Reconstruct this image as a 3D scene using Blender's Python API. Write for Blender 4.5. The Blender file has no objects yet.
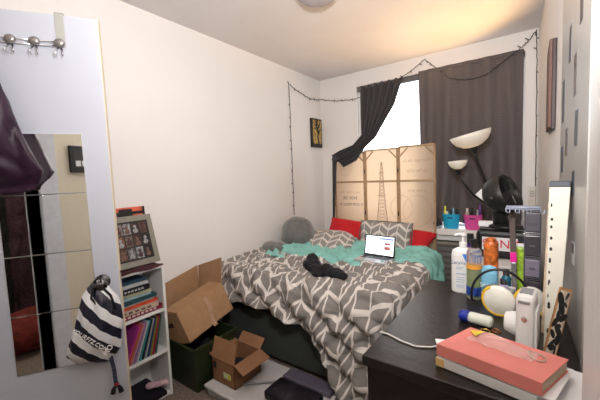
import bpy, bmesh, math, random
from mathutils import Vector, Matrix, noise, Euler
random.seed(4)
PI = math.pi
C = bpy.context.scene.collection
V = Vector

# ------------------------------------------------------------------ materials
_M = {}
def mat(name, col, rough=.6, metal=0, var=.06, scale=30, bump=0, bscale=80, trans=0, emit=0, transl=0, alpha=1, sheen=0, coat=0, ior=1.45):
    if name in _M: return _M[name]
    m = bpy.data.materials.new(name); m.use_nodes = True; _M[name] = m
    nt = m.node_tree; N = nt.nodes; L = nt.links; b = N['Principled BSDF']
    c = (col[0], col[1], col[2], 1)
    tc = N.new('ShaderNodeTexCoord')
    if var:
        nz = N.new('ShaderNodeTexNoise'); nz.inputs['Scale'].default_value = scale; nz.inputs['Detail'].default_value = 4
        L.new(tc.outputs['Object'], nz.inputs['Vector'])
        r = N.new('ShaderNodeValToRGB')
        r.color_ramp.elements[0].position = .3; r.color_ramp.elements[1].position = .7
        r.color_ramp.elements[0].color = (c[0]*(1-var), c[1]*(1-var), c[2]*(1-var), 1)
        r.color_ramp.elements[1].color = (min(1, c[0]*(1+var)), min(1, c[1]*(1+var)), min(1, c[2]*(1+var)), 1)
        L.new(nz.outputs['Fac'], r.inputs['Fac']); L.new(r.outputs['Color'], b.inputs['Base Color'])
    else:
        b.inputs['Base Color'].default_value = c
    b.inputs['Roughness'].default_value = rough; b.inputs['Metallic'].default_value = metal
    b.inputs['IOR'].default_value = ior
    if trans: b.inputs['Transmission Weight'].default_value = trans
    if alpha < 1: b.inputs['Alpha'].default_value = alpha
    if sheen: b.inputs['Sheen Weight'].default_value = sheen
    if coat: b.inputs['Coat Weight'].default_value = coat
    if emit: b.inputs['Emission Color'].default_value = c; b.inputs['Emission Strength'].default_value = emit
    if bump:
        n2 = N.new('ShaderNodeTexNoise'); n2.inputs['Scale'].default_value = bscale; n2.inputs['Detail'].default_value = 5
        L.new(tc.outputs['Object'], n2.inputs['Vector'])
        bp = N.new('ShaderNodeBump'); bp.inputs['Strength'].default_value = bump; bp.inputs['Distance'].default_value = .01
        L.new(n2.outputs['Fac'], bp.inputs['Height']); L.new(bp.outputs['Normal'], b.inputs['Normal'])
    if transl:
        t = N.new('ShaderNodeBsdfTranslucent'); t.inputs['Color'].default_value = c
        mx = N.new('ShaderNodeMixShader'); mx.inputs['Fac'].default_value = transl
        out = N['Material Output']
        L.new(b.outputs['BSDF'], mx.inputs[1]); L.new(t.outputs['BSDF'], mx.inputs[2]); L.new(mx.outputs['Shader'], out.inputs['Surface'])
    return m

def mnode(nt, op, a, b=None):
    n = nt.nodes.new('ShaderNodeMath'); n.operation = op
    for i, x in enumerate((a, b)):
        if x is None: continue
        if isinstance(x, (int, float)): n.inputs[i].default_value = x
        else: nt.links.new(x, n.inputs[i])
    return n.outputs[0]

def pattern_mat(name, ca, cb, fn, rough=.85, bump=.25, transl=0):
    """two-colour fabric; fn(nt, u, v) gives a 0/1 mask from the cloth's own UV (metres)"""
    m = bpy.data.materials.new(name); m.use_nodes = True; nt = m.node_tree; b = nt.nodes['Principled BSDF']
    uv = nt.nodes.new('ShaderNodeUVMap'); sp = nt.nodes.new('ShaderNodeSeparateXYZ'); nt.links.new(uv.outputs[0], sp.inputs[0])
    f = fn(nt, sp.outputs[0], sp.outputs[1])
    mx = nt.nodes.new('ShaderNodeMix'); mx.data_type = 'RGBA'
    mx.inputs[6].default_value = (*ca, 1); mx.inputs[7].default_value = (*cb, 1)
    nt.links.new(f, mx.inputs[0]); nt.links.new(mx.outputs[2], b.inputs['Base Color'])
    b.inputs['Roughness'].default_value = rough
    nz = nt.nodes.new('ShaderNodeTexNoise'); nz.inputs['Scale'].default_value = 300
    tc = nt.nodes.new('ShaderNodeTexCoord'); nt.links.new(tc.outputs['Object'], nz.inputs[0])
    bp = nt.nodes.new('ShaderNodeBump'); bp.inputs['Strength'].default_value = bump; bp.inputs['Distance'].default_value = .002
    nt.links.new(nz.outputs['Fac'], bp.inputs['Height']); nt.links.new(bp.outputs[0], b.inputs['Normal'])
    return m

def chevron(w, h, k, g=.76, line=.07):
    def fn(nt, u, v):
        f = mnode(nt, 'FRACT', mnode(nt, 'DIVIDE', u, w))
        tri = mnode(nt, 'ABSOLUTE', mnode(nt, 'SUBTRACT', mnode(nt, 'MULTIPLY', f, 2), 1))
        s = mnode(nt, 'FRACT', mnode(nt, 'ADD', mnode(nt, 'DIVIDE', v, h), mnode(nt, 'MULTIPLY', tri, k)))
        band = mnode(nt, 'LESS_THAN', s, g)
        f2 = mnode(nt, 'FRACT', mnode(nt, 'MULTIPLY', f, 2))
        ln = mnode(nt, 'LESS_THAN', mnode(nt, 'ABSOLUTE', mnode(nt, 'SUBTRACT', f2, .5)), .5-line)
        return mnode(nt, 'MULTIPLY', band, ln)
    return fn

WHITE_CL, GREY_CL = (.66, .61, .57), (.22, .20, .186)
M_DUVET = pattern_mat('chevron_duvet', WHITE_CL, GREY_CL, chevron(.18, .098, .80, .76, .05))
M_PILLOW = pattern_mat('chevron_pillow', WHITE_CL, (.27, .25, .235), chevron(.17, .085, .75, .70, .05))
def stripes(nt, u, v):
    s = mnode(nt, 'FRACT', mnode(nt, 'DIVIDE', mnode(nt, 'ADD', v, mnode(nt, 'MULTIPLY', u, -1.15)), .108))
    return mnode(nt, 'LESS_THAN', s, .52)
M_BAG = pattern_mat('striped_nylon', (.75, .75, .78), (.006, .006, .02), stripes, rough=.45)
def weave(nt, u, v):
    s = mnode(nt, 'FRACT', mnode(nt, 'DIVIDE', v, .022)); return mnode(nt, 'LESS_THAN', s, .18)
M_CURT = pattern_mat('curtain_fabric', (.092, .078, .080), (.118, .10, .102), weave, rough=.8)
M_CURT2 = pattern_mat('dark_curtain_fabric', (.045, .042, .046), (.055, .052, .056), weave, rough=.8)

wall_m = mat('wall_paint', (.76, .73, .71), .75, var=.015, scale=3, bump=.08, bscale=60)
ceil_m = mat('ceiling_paint', (.70, .66, .65), .8, var=.02, scale=5, bump=.25, bscale=90)
carpet_m = mat('carpet', (.27, .21, .17), .95, var=.45, scale=90, bump=.9, bscale=260)
trim_m = mat('white_trim', (.8, .8, .8), .4, var=.01)
door_m = mat('door_paint', (.47, .49, .56), .35, var=.01, scale=4)
dooredge_m = mat('door_edge', (.68, .6, .45), .6)
mirror_m = mat('mirror_glass', (.9, .91, .9), .02, 1, var=0)
black_m = mat('black_plastic', (.012, .012, .013), .4)
blackf_m = mat('black_fabric', (.006, .006, .009), .9, bump=.2)
blackwood_m = mat('black_brown_wood', (.016, .012, .011), .32, var=.35, scale=14, bump=.12, bscale=50)
chrome_m = mat('chrome', (.7, .7, .72), .15, 1, var=0)
dchrome_m = mat('dark_chrome', (.18, .18, .19), .15, 1, var=0)
cb_m = mat('cardboard', (.36, .205, .105), .85, var=.07, scale=18, bump=.1, bscale=120)
cb2_m = mat('cardboard_dark', (.26, .125, .06), .85, var=.07, scale=18, bump=.1, bscale=120)
white_m = mat('white_plastic', (.75, .75, .74), .35, var=.01)
paper_m = mat('paper', (.85, .85, .86), .8, var=.01)
red_m = mat('red_cotton', (.55, .012, .02), .85, bump=.15)
teal_m = mat('teal_cotton', (.24, .52, .47), .85, var=.08, scale=6, bump=.2, bscale=120)
velvet_m = mat('grey_velvet', (.135, .135, .13), .8, sheen=.5, bump=.35, bscale=45, var=.15)
base_m = mat('divan_cloth', (.055, .062, .058), .9, bump=.2)
wood_m = mat('pale_wood', (.42, .27, .15), .6, var=.15, scale=20)
purple_m = mat('purple_nylon', (.022, .006, .020), .5, var=.2, bump=.2, bscale=14)
glass_m = mat('clear_glass', (1, 1, 1), .0, trans=1, var=0)
acryl_m = mat('clear_acrylic', (.8, .8, .86), .08, trans=.85, var=0)
gold_m = mat('gold', (.6, .4, .12), .3, .9, var=.1)

# ------------------------------------------------------------------ mesh helpers
class MB:
    def __init__(s): s.v = []; s.f = []; s.uv = {}; s.m = []; s.cur = 0
    def add(s, vs, fs, uvs=None):
        o = len(s.v); s.v += [tuple(p) for p in vs]
        for f in fs: s.f.append(tuple(i+o for i in f)); s.m.append(s.cur)
        if uvs:
            for i, u in enumerate(uvs): s.uv[o+i] = u
        return s
    def box(s, a, b, M=None):
        (x0, y0, z0), (x1, y1, z1) = a, b
        vs = [V((x, y, z)) for x in (x0, x1) for y in (y0, y1) for z in (z0, z1)]
        if M: vs = [M @ p for p in vs]
        return s.add(vs, [(0, 1, 3, 2), (4, 6, 7, 5), (0, 4, 5, 1), (2, 3, 7, 6), (0, 2, 6, 4), (1, 5, 7, 3)])
    def tube(s, pts, r, n=8, closed=False):
        pts = [V(p) for p in pts]; k = len(pts); rr = r if isinstance(r, (list, tuple)) else [r]*k
        vs = []; up = V((0, 0, 1)); prev = None
        for i, p in enumerate(pts):
            if closed: t = pts[(i+1) % k]-pts[i-1]
            else: t = pts[min(i+1, k-1)]-pts[max(i-1, 0)]
            if t.length < 1e-9: t = V((0, 0, 1))
            t.normalize()
            if prev is None:
                a = t.cross(up) if abs(t.z) < .95 else t.cross(V((1, 0, 0)))
            else: a = prev-t*prev.dot(t)
            a.normalize(); prev = a; b = t.cross(a)
            for j in range(n):
                w = 2*PI*j/n; vs.append(p+(a*math.cos(w)+b*math.sin(w))*rr[i])
        fs = []
        for i in range(k if closed else k-1):
            for j in range(n):
                q = (i+1) % k
                fs.append((i*n+j, i*n+(j+1) % n, q*n+(j+1) % n, q*n+j))
        if not closed: fs += [tuple(range(n-1, -1, -1)), tuple((k-1)*n+j for j in range(n))]
        return s.add(vs, fs)
    def lathe(s, prof, n=24, M=None, sx=1, sy=1):
        vs = [V((r*sx*math.cos(2*PI*j/n), r*sy*math.sin(2*PI*j/n), z)) for r, z in prof for j in range(n)]
        if M: vs = [M @ p for p in vs]
        k = len(prof); fs = [(i*n+j, i*n+(j+1) % n, (i+1)*n+(j+1) % n, (i+1)*n+j) for i in range(k-1) for j in range(n)]
        fs += [tuple(range(n-1, -1, -1)), tuple((k-1)*n+j for j in range(n))]
        return s.add(vs, fs)
    def grid(s, fn, nu, nv, uvfn=None):
        vs = []; uvs = []
        for i in range(nu+1):
            for j in range(nv+1):
                u, v = i/nu, j/nv; vs.append(fn(u, v)); uvs.append(uvfn(u, v) if uvfn else (u, v))
        w = nv+1
        return s.add(vs, [(i*w+j, (i+1)*w+j, (i+1)*w+j+1, i*w+j+1) for i in range(nu) for j in range(nv)], uvs)
    def ell(s, c, r, M=None, nu=14, nv=10):
        vs = []; c = V(c)
        for i in range(nv+1):
            th = PI*(i+.0001)/(nv+.0002)
            for j in range(nu):
                ph = 2*PI*j/nu; p = V((r[0]*math.sin(th)*math.cos(ph), r[1]*math.sin(th)*math.sin(ph), r[2]*math.cos(th)))
                if M: p = M @ p
                vs.append(c+p)
        fs = [(i*nu+j, (i+1)*nu+j, (i+1)*nu+(j+1) % nu, i*nu+(j+1) % nu) for i in range(nv) for j in range(nu)]
        fs += [tuple(range(nu)), tuple(nv*nu+nu-1-j for j in range(nu))]
        return s.add(vs, fs)
    def pillow(s, w, h, t, n=22, M=None, seedp=0, ex=3.2):
        def mk(sg):
            def fn(u, v):
                a, b = 2*u-1, 2*v-1
                q = max(0, (1-abs(a)**ex)*(1-abs(b)**ex))**.5
                e = 1-.07*(1-abs(a)**2)*abs(b) if ex > 3 else 1-.28*abs(a)**3
                e2 = 1-.07*(1-abs(b)**2)*abs(a) if ex > 3 else 1-.28*abs(b)**3
                z = sg*t/2*q*(1+.16*noise.noise(V((a*2+seedp, b*2, sg*3))))
                p = V((a*w/2*e2, b*h/2*e, z)); return M @ p if M else p
            return fn
        s.grid(mk(1), n, n, lambda u, v: ((u-.5)*w+3, (v-.5)*h+3))
        s.grid(lambda u, v: mk(-1)(1-u, v), n, n, lambda u, v: ((u-.5)*w+3, (v-.5)*h+3)); return s

def build(name, mb, m, parent=None, smooth=False, loc=None, rot=None, bevel=0, solid=0, sub=0, remesh=0, weld=False, ssm=0):
    me = bpy.data.meshes.new(name); me.from_pydata(mb.v, [], mb.f)
    ms = m if isinstance(m, (list, tuple)) else [m]
    for q in ms: me.materials.append(q)
    if mb.uv:
        l = me.uv_layers.new(name='UVMap')
        for p in me.loops: l.data[p.index].uv = mb.uv.get(p.vertex_index, (0, 0))
    for i, p in enumerate(me.polygons): p.material_index = mb.m[i]; p.use_smooth = smooth
    bm = bmesh.new(); bm.from_mesh(me)
    if weld: bmesh.ops.remove_doubles(bm, verts=bm.verts, dist=1e-5)
    bmesh.ops.recalc_face_normals(bm, faces=bm.faces); bm.to_mesh(me); bm.free()
    o = bpy.data.objects.new(name, me); C.objects.link(o)
    if parent: o.parent = parent
    if loc is not None: o.location = loc
    if rot is not None: o.rotation_euler = rot
    if remesh:
        r = o.modifiers.new('r', 'REMESH'); r.mode = 'VOXEL'; r.voxel_size = remesh; r.use_smooth_shade = True
        if ssm: q = o.modifiers.new('s', 'SMOOTH'); q.iterations = ssm; q.factor = .6
    if bevel:
        b = o.modifiers.new('b', 'BEVEL'); b.width = bevel; b.segments = 2; b.limit_method = 'ANGLE'
    if solid: q = o.modifiers.new('s', 'SOLIDIFY'); q.thickness = solid; q.offset = 0
    if sub: q = o.modifiers.new('u', 'SUBSURF'); q.levels = sub; q.render_levels = sub
    return o
def tag(o, label, cat, group=None, kind=None):
    o['label'] = label; o['category'] = cat
    if group: o['group'] = group
    if kind: o['kind'] = kind
    return o
def thing(name, label, cat, loc=(0, 0, 0), rot=(0, 0, 0), group=None):
    o = bpy.data.objects.new(name, None); C.objects.link(o); o.location = loc; o.rotation_euler = rot; o.empty_display_size = .05
    return tag(o, label, cat, group)
def struct(name, mb, m, parent=None, **k):
    o = build(name, mb, m, parent, **k)
    if not parent: o['kind'] = 'structure'
    return o
def text(name, body, size, m, parent, M, extrude=.0006, align='CENTER'):
    cu = bpy.data.curves.new(name, 'FONT'); cu.body = body; cu.size = size; cu.extrude = extrude; cu.align_x = align; cu.align_y = 'CENTER'
    t = bpy.data.objects.new(name+'_src', cu); C.objects.link(t)
    bpy.context.view_layer.update()
    me = bpy.data.meshes.new_from_object(t); bpy.data.objects.remove(t)
    me.materials.clear(); me.materials.append(m); me.transform(M)
    o = bpy.data.objects.new(name, me); C.objects.link(o); o.parent = parent
    return o
def basis(o, x, y):
    x = V(x).normalized(); y = V(y); y = (y-x*y.dot(x)).normalized(); z = x.cross(y)
    return Matrix(((x.x, y.x, z.x, o[0]), (x.y, y.y, z.y, o[1]), (x.z, y.z, z.z, o[2]), (0, 0, 0, 1)))
def B(*args): return MB().box(*args)
def sm(x): x = max(0, min(1, x)); return x*x*(3-2*x)
def fbm(x, y, z=0, s=1): return noise.noise(V((x*s, y*s, z)))+.5*noise.noise(V((x*s*2.1, y*s*2.1, z+7)))+.25*noise.noise(V((x*s*4.3, y*s*4.3, z+13)))
def interp(tab, x):
    if x <= tab[0][0]: return tab[0][1]
    for (a, p), (b, q) in zip(tab, tab[1:]):
        if x <= b: return p+(q-p)*(x-a)/(b-a)
    return tab[-1][1]

# ------------------------------------------------------------------ camera
cam = bpy.data.cameras.new('camera'); co = bpy.data.objects.new('camera', cam); C.objects.link(co)
R = Matrix(((0.80965825, -0.01300487, 0.58675752), (0.58553111, 0.08618207, -0.80605581), (-0.04008532, 0.99619452, 0.07739278)))
co.matrix_world = Matrix.Translation((0, 0, 1.34)) @ R.to_4x4()
cam.sensor_width = 36; cam.lens = 318/600*36; cam.clip_start = .01
bpy.context.scene.camera = co

# ------------------------------------------------------------------ room shell
XL, YB, ZC = -2.06, 3.33, 2.455
def wx(y): return .147-.0435*(y-.8)
struct('floor', B((XL-.1, -1.4, -.05), (.4, YB+.15, 0)), carpet_m)
struct('ceiling', B((XL-.1, -1.4, ZC), (.4, YB+.15, ZC+.05)), ceil_m)
struct('wall_left', B((XL-.1, -1.4, 0), (XL, YB+.14, ZC)), wall_m)
wr = MB(); a0, a1 = V((wx(-1.4), -1.4, 0)), V((wx(YB+.14), YB+.14, 0))
vs = [a0, a1, a1+V((.15, 0, 0)), a0+V((.15, 0, 0))]
wr.add([*vs, *[p+V((0, 0, ZC)) for p in vs]], [(0, 1, 2, 3), (4, 7, 6, 5), (0, 4, 5, 1), (1, 5, 6, 2), (2, 6, 7, 3), (3, 7, 4, 0)])
struct('wall_right', wr, wall_m)
WX0, WX1, WZ0, WZ1 = -1.59, -.05, .77, 2.295
wb = MB(); wb.box((XL, YB, 0), (WX0, YB+.14, ZC)); wb.box((WX1, YB, 0), (.2, YB+.14, ZC)); wb.box((WX0, YB, 0), (WX1, YB+.14, WZ0)); wb.box((WX0, YB, WZ1), (WX1, YB+.14, ZC))
struct('wall_back', wb, wall_m)
wf = MB(); wf.box((-1.25, -.2, 0), (.3, -.1, ZC)); wf.box((XL, -.2, 2.06), (-1.25, -.1, ZC)); wf.box((XL, -.2, 0), (-1.97, -.1, 2.06))
struct('wall_front', wf, mat('front_paint', (.72, .66, .52), .7, var=.02))
struct('wall_hall', B((XL-.1, -1.5, 0), (.4, -1.4, ZC)), mat('hall_paint', (.6, .56, .5), .7, var=.02))
tr = MB(); tr.box((-1.25, -.215, 0), (-1.14, -.085, 2.12)); tr.box((-1.97, -.215, 2.05), (-1.14, -.085, 2.12)); tr.box((-2.03, -.215, 0), (-1.955, -.085, 2.12))
struct('trim_1', tr, mat('hall_trim', (.66, .68, .74), .5), bevel=.006)
struct('trim_2', B((.087, .6, 0), (.16, .8, ZC)), trim_m, bevel=.004)
struct('baseboard_left', B((XL, -.1, 0), (XL+.012, YB, .08)), trim_m)
struct('baseboard_back', B((XL, YB-.012, 0), (.03, YB, .08)), trim_m)
# window
w = struct('window_1', MB(), trim_m)
fr = MB()
for a, b in (((WX0, YB+.05, WZ0), (WX0+.04, YB+.11, WZ1)), ((WX1-.04, YB+.05, WZ0), (WX1, YB+.11, WZ1)), ((WX0, YB+.05, WZ0), (WX1, YB+.11, WZ0+.04)),
             ((WX0, YB+.05, WZ1-.04), (WX1, YB+.11, WZ1)), ((-.86, YB+.05, WZ0), (-.81, YB+.11, WZ1))): fr.box(a, b)
struct('window_frame', fr, trim_m, w, bevel=.004)
struct('glass_pane', B((WX0+.03, YB+.078, WZ0+.03), (WX1-.03, YB+.084, WZ1-.03)), glass_m, w)
struct('blind_housing', B((WX0+.01, YB+.01, WZ1-.055), (WX1-.01, YB+.045, WZ1-.003)), mat('blind_grey', (.12, .115, .12), .6), w)
sl = MB(); sl.box((-.775, 3.13, .735), (.0, YB+.05, .79)); sl.box((-.775, 3.165, .68), (.0, YB, .735)); sl.box((-.775, 3.2, 0), (-.745, YB, .7)); 
struct('trim_3', sl, mat('sill_paint', (.84, .82, .79), .5, var=.01), bevel=.004)
struct('door_2', B((.12, 1.1, .05), (.131, 1.62, 2.1)).__class__().add(
    [V((wx(y)-d, y, z)) for y in (1.12, 1.68) for d in (.014, 0) for z in (.03, 2.2)],
    [(0, 1, 3, 2), (4, 6, 7, 5), (0, 4, 5, 1), (2, 3, 7, 6), (0, 2, 6, 4), (1, 5, 7, 3)]), mat('closet_grey', (.40, .385, .37), .35, var=.02))

# entrance door, standing open into the room
DL = V((-1.5, .65, 0)); DA = math.atan2(-.83, -.56)
d = struct('door_1', B((0, -.036, .012), (.80, 0, 2.035)), door_m, bevel=.002); d.location = DL; d.rotation_euler = (0, 0, DA)
struct('edge_strip', B((-.0025, -.036, .012), (0, 0, 2.035)), dooredge_m, d)
zs = [.553, .803, 1.053, 1.303, 1.553]
for i in range(4):
    q = struct('mirror_tile', B((.094, .0005, zs[i]+.001), (.402, .0055, zs[i+1]-.001)), mirror_m, d, bevel=.0015)
for sgn in (1, -1):
    k = MB(); Mk = basis((.066, 0 if sgn > 0 else -.036, .905), (1, 0, 0), (0, 0, 1))
    if sgn > 0: Mk = Mk @ Matrix.Rotation(PI, 4, 'X')
    k.lathe([(.001, 0), (.032, 0), (.032, .006), (.012, .01), (.012, .03), (.026, .038), (.031, .052), (.026, .066), (.001, .07)], 20, Mk)
    struct('door_knob', k, dchrome_m, d, smooth=True)
struct('latch', B((-.004, -.027, .87), (0, -.009, .94)), chrome_m, d)
def onD(t, o, z): return V((DL.x+t*-.56+o*.83, DL.y+t*-.83+o*-.56, z))
# rack
r = thing('door_hook_rack', 'chrome wire hook rack with glass balls hung over top of the white door', 'hook rack', onD(0, 0, 0)*0+DL, (0, 0, DA))
for t0 in (.12, .42):
    q = MB(); q.box((t0, .001, 1.905), (t0+.032, .004, 2.042)); q.box((t0, -.04, 2.037), (t0+.032, .004, 2.042)); q.box((t0, -.041, 1.99), (t0+.032, -.037, 2.042))
    build('strap', q, mat('strap_plastic', (.38, .38, .36), .25, var=.02), r, bevel=.001)
q = MB()
for z in (1.905, 1.922): q.tube([(.13, .012, z), (.6, .012, z)], .0025, 8)
build('wire', q, chrome_m, r, smooth=True)
for t0 in (.138, .222, .30, .38, .46, .54):
    q = MB(); q.ell((t0, .018, 1.916), (.020, .012, .018)); h = build('glass_ball', q, mat('ball_glass', (.30, .28, .27), .15, .6), r, smooth=True)
    q = MB()
    for s_ in (-1, 1): q.tube([(t0+s_*.005, .014, 1.90)] + [(t0+s_*(.010+.003*math.sin(a)), .022+.012*math.sin(a), 1.885-.012*(1-math.cos(a))) for a in [i*PI/6 for i in range(7)]], .0022, 6)
    build('hook', q, chrome_m, h, smooth=True)

def loft(levels, out0, depthf, n=28, seed=0, amp=.01, fs=14, uvs=None, ampt=.0):
    """closed body hanging in the door's frame: levels = [(z, t_right, t_left)]"""
    mb = MB(); vs = []; uv = []
    for i, (z, a, b) in enumerate(levels):
        c, hw = (a+b)/2, (b-a)/2; dp = depthf(i/(len(levels)-1))
        for j in range(n):
            w_ = 2*PI*j/n; ct, st = math.cos(w_), math.sin(w_)
            k = amp*fbm(ct*hw*fs*2, z*fs*.35, seed+st)
            t_ = c+hw*ct*(1+k*2); o = out0+dp*(st*.5+.5)*(1)+k*(st > 0)
            vs.append(V((t_, max(.004, o), z))); uv.append((t_, z))
    k = len(levels)
    fsx = [(i*n+j, i*n+(j+1) % n, (i+1)*n+(j+1) % n, (i+1)*n+j) for i in range(k-1) for j in range(n)]
    fsx += [tuple(range(n-1, -1, -1)), tuple((k-1)*n+j for j in range(n))]
    return mb.add(vs, fsx, uv)
def dense(tab, n=24):
    z0, z1 = tab[0][0], tab[-1][0]; out = []
    T1 = sorted([(z, a) for z, a, b in tab]); T2 = sorted([(z, b) for z, a, b in tab])
    for i in range(n+1):
        z = z0+(z1-z0)*i/n; out.append((z, interp(T1, z), interp(T2, z)))
    return out
j = thing('jacket', 'shiny dark purple nylon jacket hanging from the door hook rack', 'jacket', DL, (0, 0, DA))
tab = [(1.90, .45, .49), (1.85, .37, .55), (1.78, .335, .62), (1.70, .315, .66), (1.60, .285, .68), (1.52, .265, .69), (1.46, .245, .69), (1.40, .23, .69), (1.36, .24, .69), (1.325, .27, .68), (1.31, .34, .6)]
build('body', loft(dense(tab, 40), .008, lambda s: .03+.11*math.sin(PI*min(1, s*1.05+.02))**.6, 48, 3, .028, 16), purple_m, j, smooth=True)
q = MB(); q.tube([(.46, .03, 1.90), (.455, .035, 1.93), (.47, .03, 1.95), (.485, .025, 1.93), (.48, .02, 1.90)], .004, 6); build('hanging_loop', q, blackf_m, j)
j = thing('cardigan', 'dark maroon cardigan strap hanging left of the purple jacket on the rack', 'cardigan', DL, (0, 0, DA))
tab = [(1.97, .36, .42), (1.90, .35, .46), (1.80, .38, .5), (1.66, .43, .53), (1.62, .45, .52)]
build('body', loft(dense(tab, 20), .006, lambda s: .05, 30, 9, .02, 16), mat('maroon_knit', (.06, .02, .02), .9, bump=.3), j, smooth=True)

# striped drawstring bag on the knob
b = thing('drawstring_bag', 'black and white striped drawstring bag hanging on the door knob', 'bag', DL, (0, 0, DA))
tab = [(.915, .055, .085), (.90, .045, .115), (.865, .02, .135), (.84, .0, .142), (.80, -.008, .155), (.74, -.012, .168), (.68, .0, .192), (.63, .005, .214), (.605, .012, .214), (.575, .03, .18), (.555, .05, .12)]
build('bag_body', loft(dense(tab, 36), .006, lambda s: .02+.075*math.sin(PI*min(1, s*.93+.05))**.7, 44, 5, .012, 22), M_BAG, b, smooth=True)
for s_ in (-.012, .012):
    q = MB(); q.tube([(.07+s_, .05, .90), (.068+s_, .07, .925), (.066, .045, .938), (.064, .02, .93)], .004, 6)
    q.tube([(.075+s_, .06, .905), (.06+s_*3, .075, .86), (.03+s_*2, .09, .80)], .005, 6)
    build('drawstring', q, blackf_m, b, smooth=True)
ang = math.atan2(-.8, 1)  # letters run down to the right
def bagtext(body, t, z, o, size, rot):
    # local x of letters runs toward -t (rightwards in view), y up, z out (+o)
    M = Matrix.Translation((t, o, z)) @ basis((0, 0, 0), (-1, 0, 0), (0, 0, 1)) @ Matrix.Rotation(rot, 4, 'Z')
    return text('printed_text', body, size, paper_m, b, M, .002)
bagtext('YOURF7Z.COM', .108, .690, .101, .0235, -.78)
bagtext('PIO', .046, .632, .097, .030, .95)
q = MB(); pts = [(.05, .04, .58), (.046, .035, .53), (.044, .03, .48), (.04, .03, .455)]
l = thing('lanyard', 'narrow dark patterned lanyard with red knot hanging below the striped bag', 'lanyard', DL, (0, 0, DA))
q = MB(); q.grid(lambda u, v: V((.052-.012*v+(u-.5)*.016, .035+.004*math.sin(v*9), .585-.145*v)), 2, 14); build('ribbon', q, mat('lanyard_print', (.03, .04, .07), .6, var=.9, scale=90), l, solid=.003)
q = MB(); q.ell((.04, .035, .44), (.011, .008, .010)); build('knot', q, mat('red_cord', (.3, .01, .02), .7), l, smooth=True)
for s_ in (-1, 1):
    q = MB(); q.tube([(.04, .035, .438), (.04+s_*.012, .035, .42), (.04+s_*.017, .035, .40)], [.004, .009, .011], 8); build('tail', q, blackf_m, l, smooth=True)

# wall picture by the corner (left wall)
p = thing('wall_picture', 'small black framed picture of a gold tree on the left wall near the corner', 'picture', (XL, 3.185, 1.825))
build('frame', B((.001, -.105, -.165), (.03, .105, .165)), black_m, p, bevel=.003)
build('art', B((.03, -.085, -.125), (.032, .085, .145)), mat('gold_print', (.42, .27, .07), .5, var=.6, scale=30), p)
q = MB()
q.tube([(.033, .02, -.125), (.033, .005, -.04), (.033, .02, .02), (.033, -.02, .08), (.033, .0, .14)], .010, 6)
for a, bb, c_ in ((-.02, .05, .06), (.02, .0, -.06), (.06, .055, .04), (.0, -.06, .05), (.09, -.05, -.02), (.04, .03, -.05)): q.tube([(.033, .01, a), (.033, (bb+.01)/2+.01, a+.03), (.033, bb, a+.05), (.033, c_, a+.07)], .006, 6)
build('tree', q, black_m, p)

# string lights
def strand(pts, sag, n):
    out = []
    for i in range(len(pts)-1):
        a, bb = V(pts[i]), V(pts[i+1])
        for k in range(n): u = k/n; q_ = a.lerp(bb, u); q_.z -= sag[i]*4*u*(1-u); out.append(q_)
    out.append(V(pts[-1])); return out
s_ = thing('string_lights', 'black cord of fairy lights draped along left wall, over window and down beside it', 'string lights', (XL+.01, 2.7, .92))
pts = [(XL+.01, 2.70, .92), (XL+.01, 2.70, 2.295), (XL+.01, 2.92, 2.235), (XL+.012, 3.31, 2.235), (-1.60, 3.315, 2.165), (-1.05, 3.26, 2.28), (-.85, 3.315, 2.415), (-.62, 3.245, 2.175), (-.30, 3.245, 2.15), (-.08, 3.245, 2.30), (.025, 3.315, 2.435), (.03, 3.31, 2.2), (.035, 3.30, 1.17)]
path = strand(pts, [0, .01, .03, .02, .03, .01, .0, .035, .0, .01, 0, 0], 12)
for i, p_ in enumerate(path):
    p_ += V((abs(.006*math.sin(i*2.3)), -abs(.004*math.sin(i*1.7)), .005*math.sin(i*3.1))) if p_.y < 3.2 else V((.004*math.sin(i*2.3) if p_.x < 0 else -abs(.004*math.sin(i)), -abs(.004*math.sin(i*1.7)), .005*math.sin(i*3.1)))
org = V(s_.location)
q = MB(); q.tube([p_-org for p_ in path], .0035, 6); build('cord', q, black_m, s_)
bulb_m = mat('bulb_glass', (.16, .15, .13), .2, var=0)
q = MB(); q.lathe([(.001, 0), (.004, .0), (.004, .010), (.0055, .016), (.004, .024), (.001, .028)], 8); bulb_me = None
dist = 0; last = path[0]
for i in range(1, len(path)):
    dist += (path[i]-path[i-1]).length
    if dist > .085:
        dist = 0; pp = path[i]-org
        if bulb_me is None: o = build('bulb', q, [bulb_m], s_, smooth=True); bulb_me = o
        else: o = bulb_me.copy(); C.objects.link(o)
        o.location = pp; rr = 2.0+(i % 3)*.5
        o.rotation_euler = (rr if i % 2 else .7, 0, 0) if path[i].y < 3.2 else (0, rr if i % 2 else -.9, 0)

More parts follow.
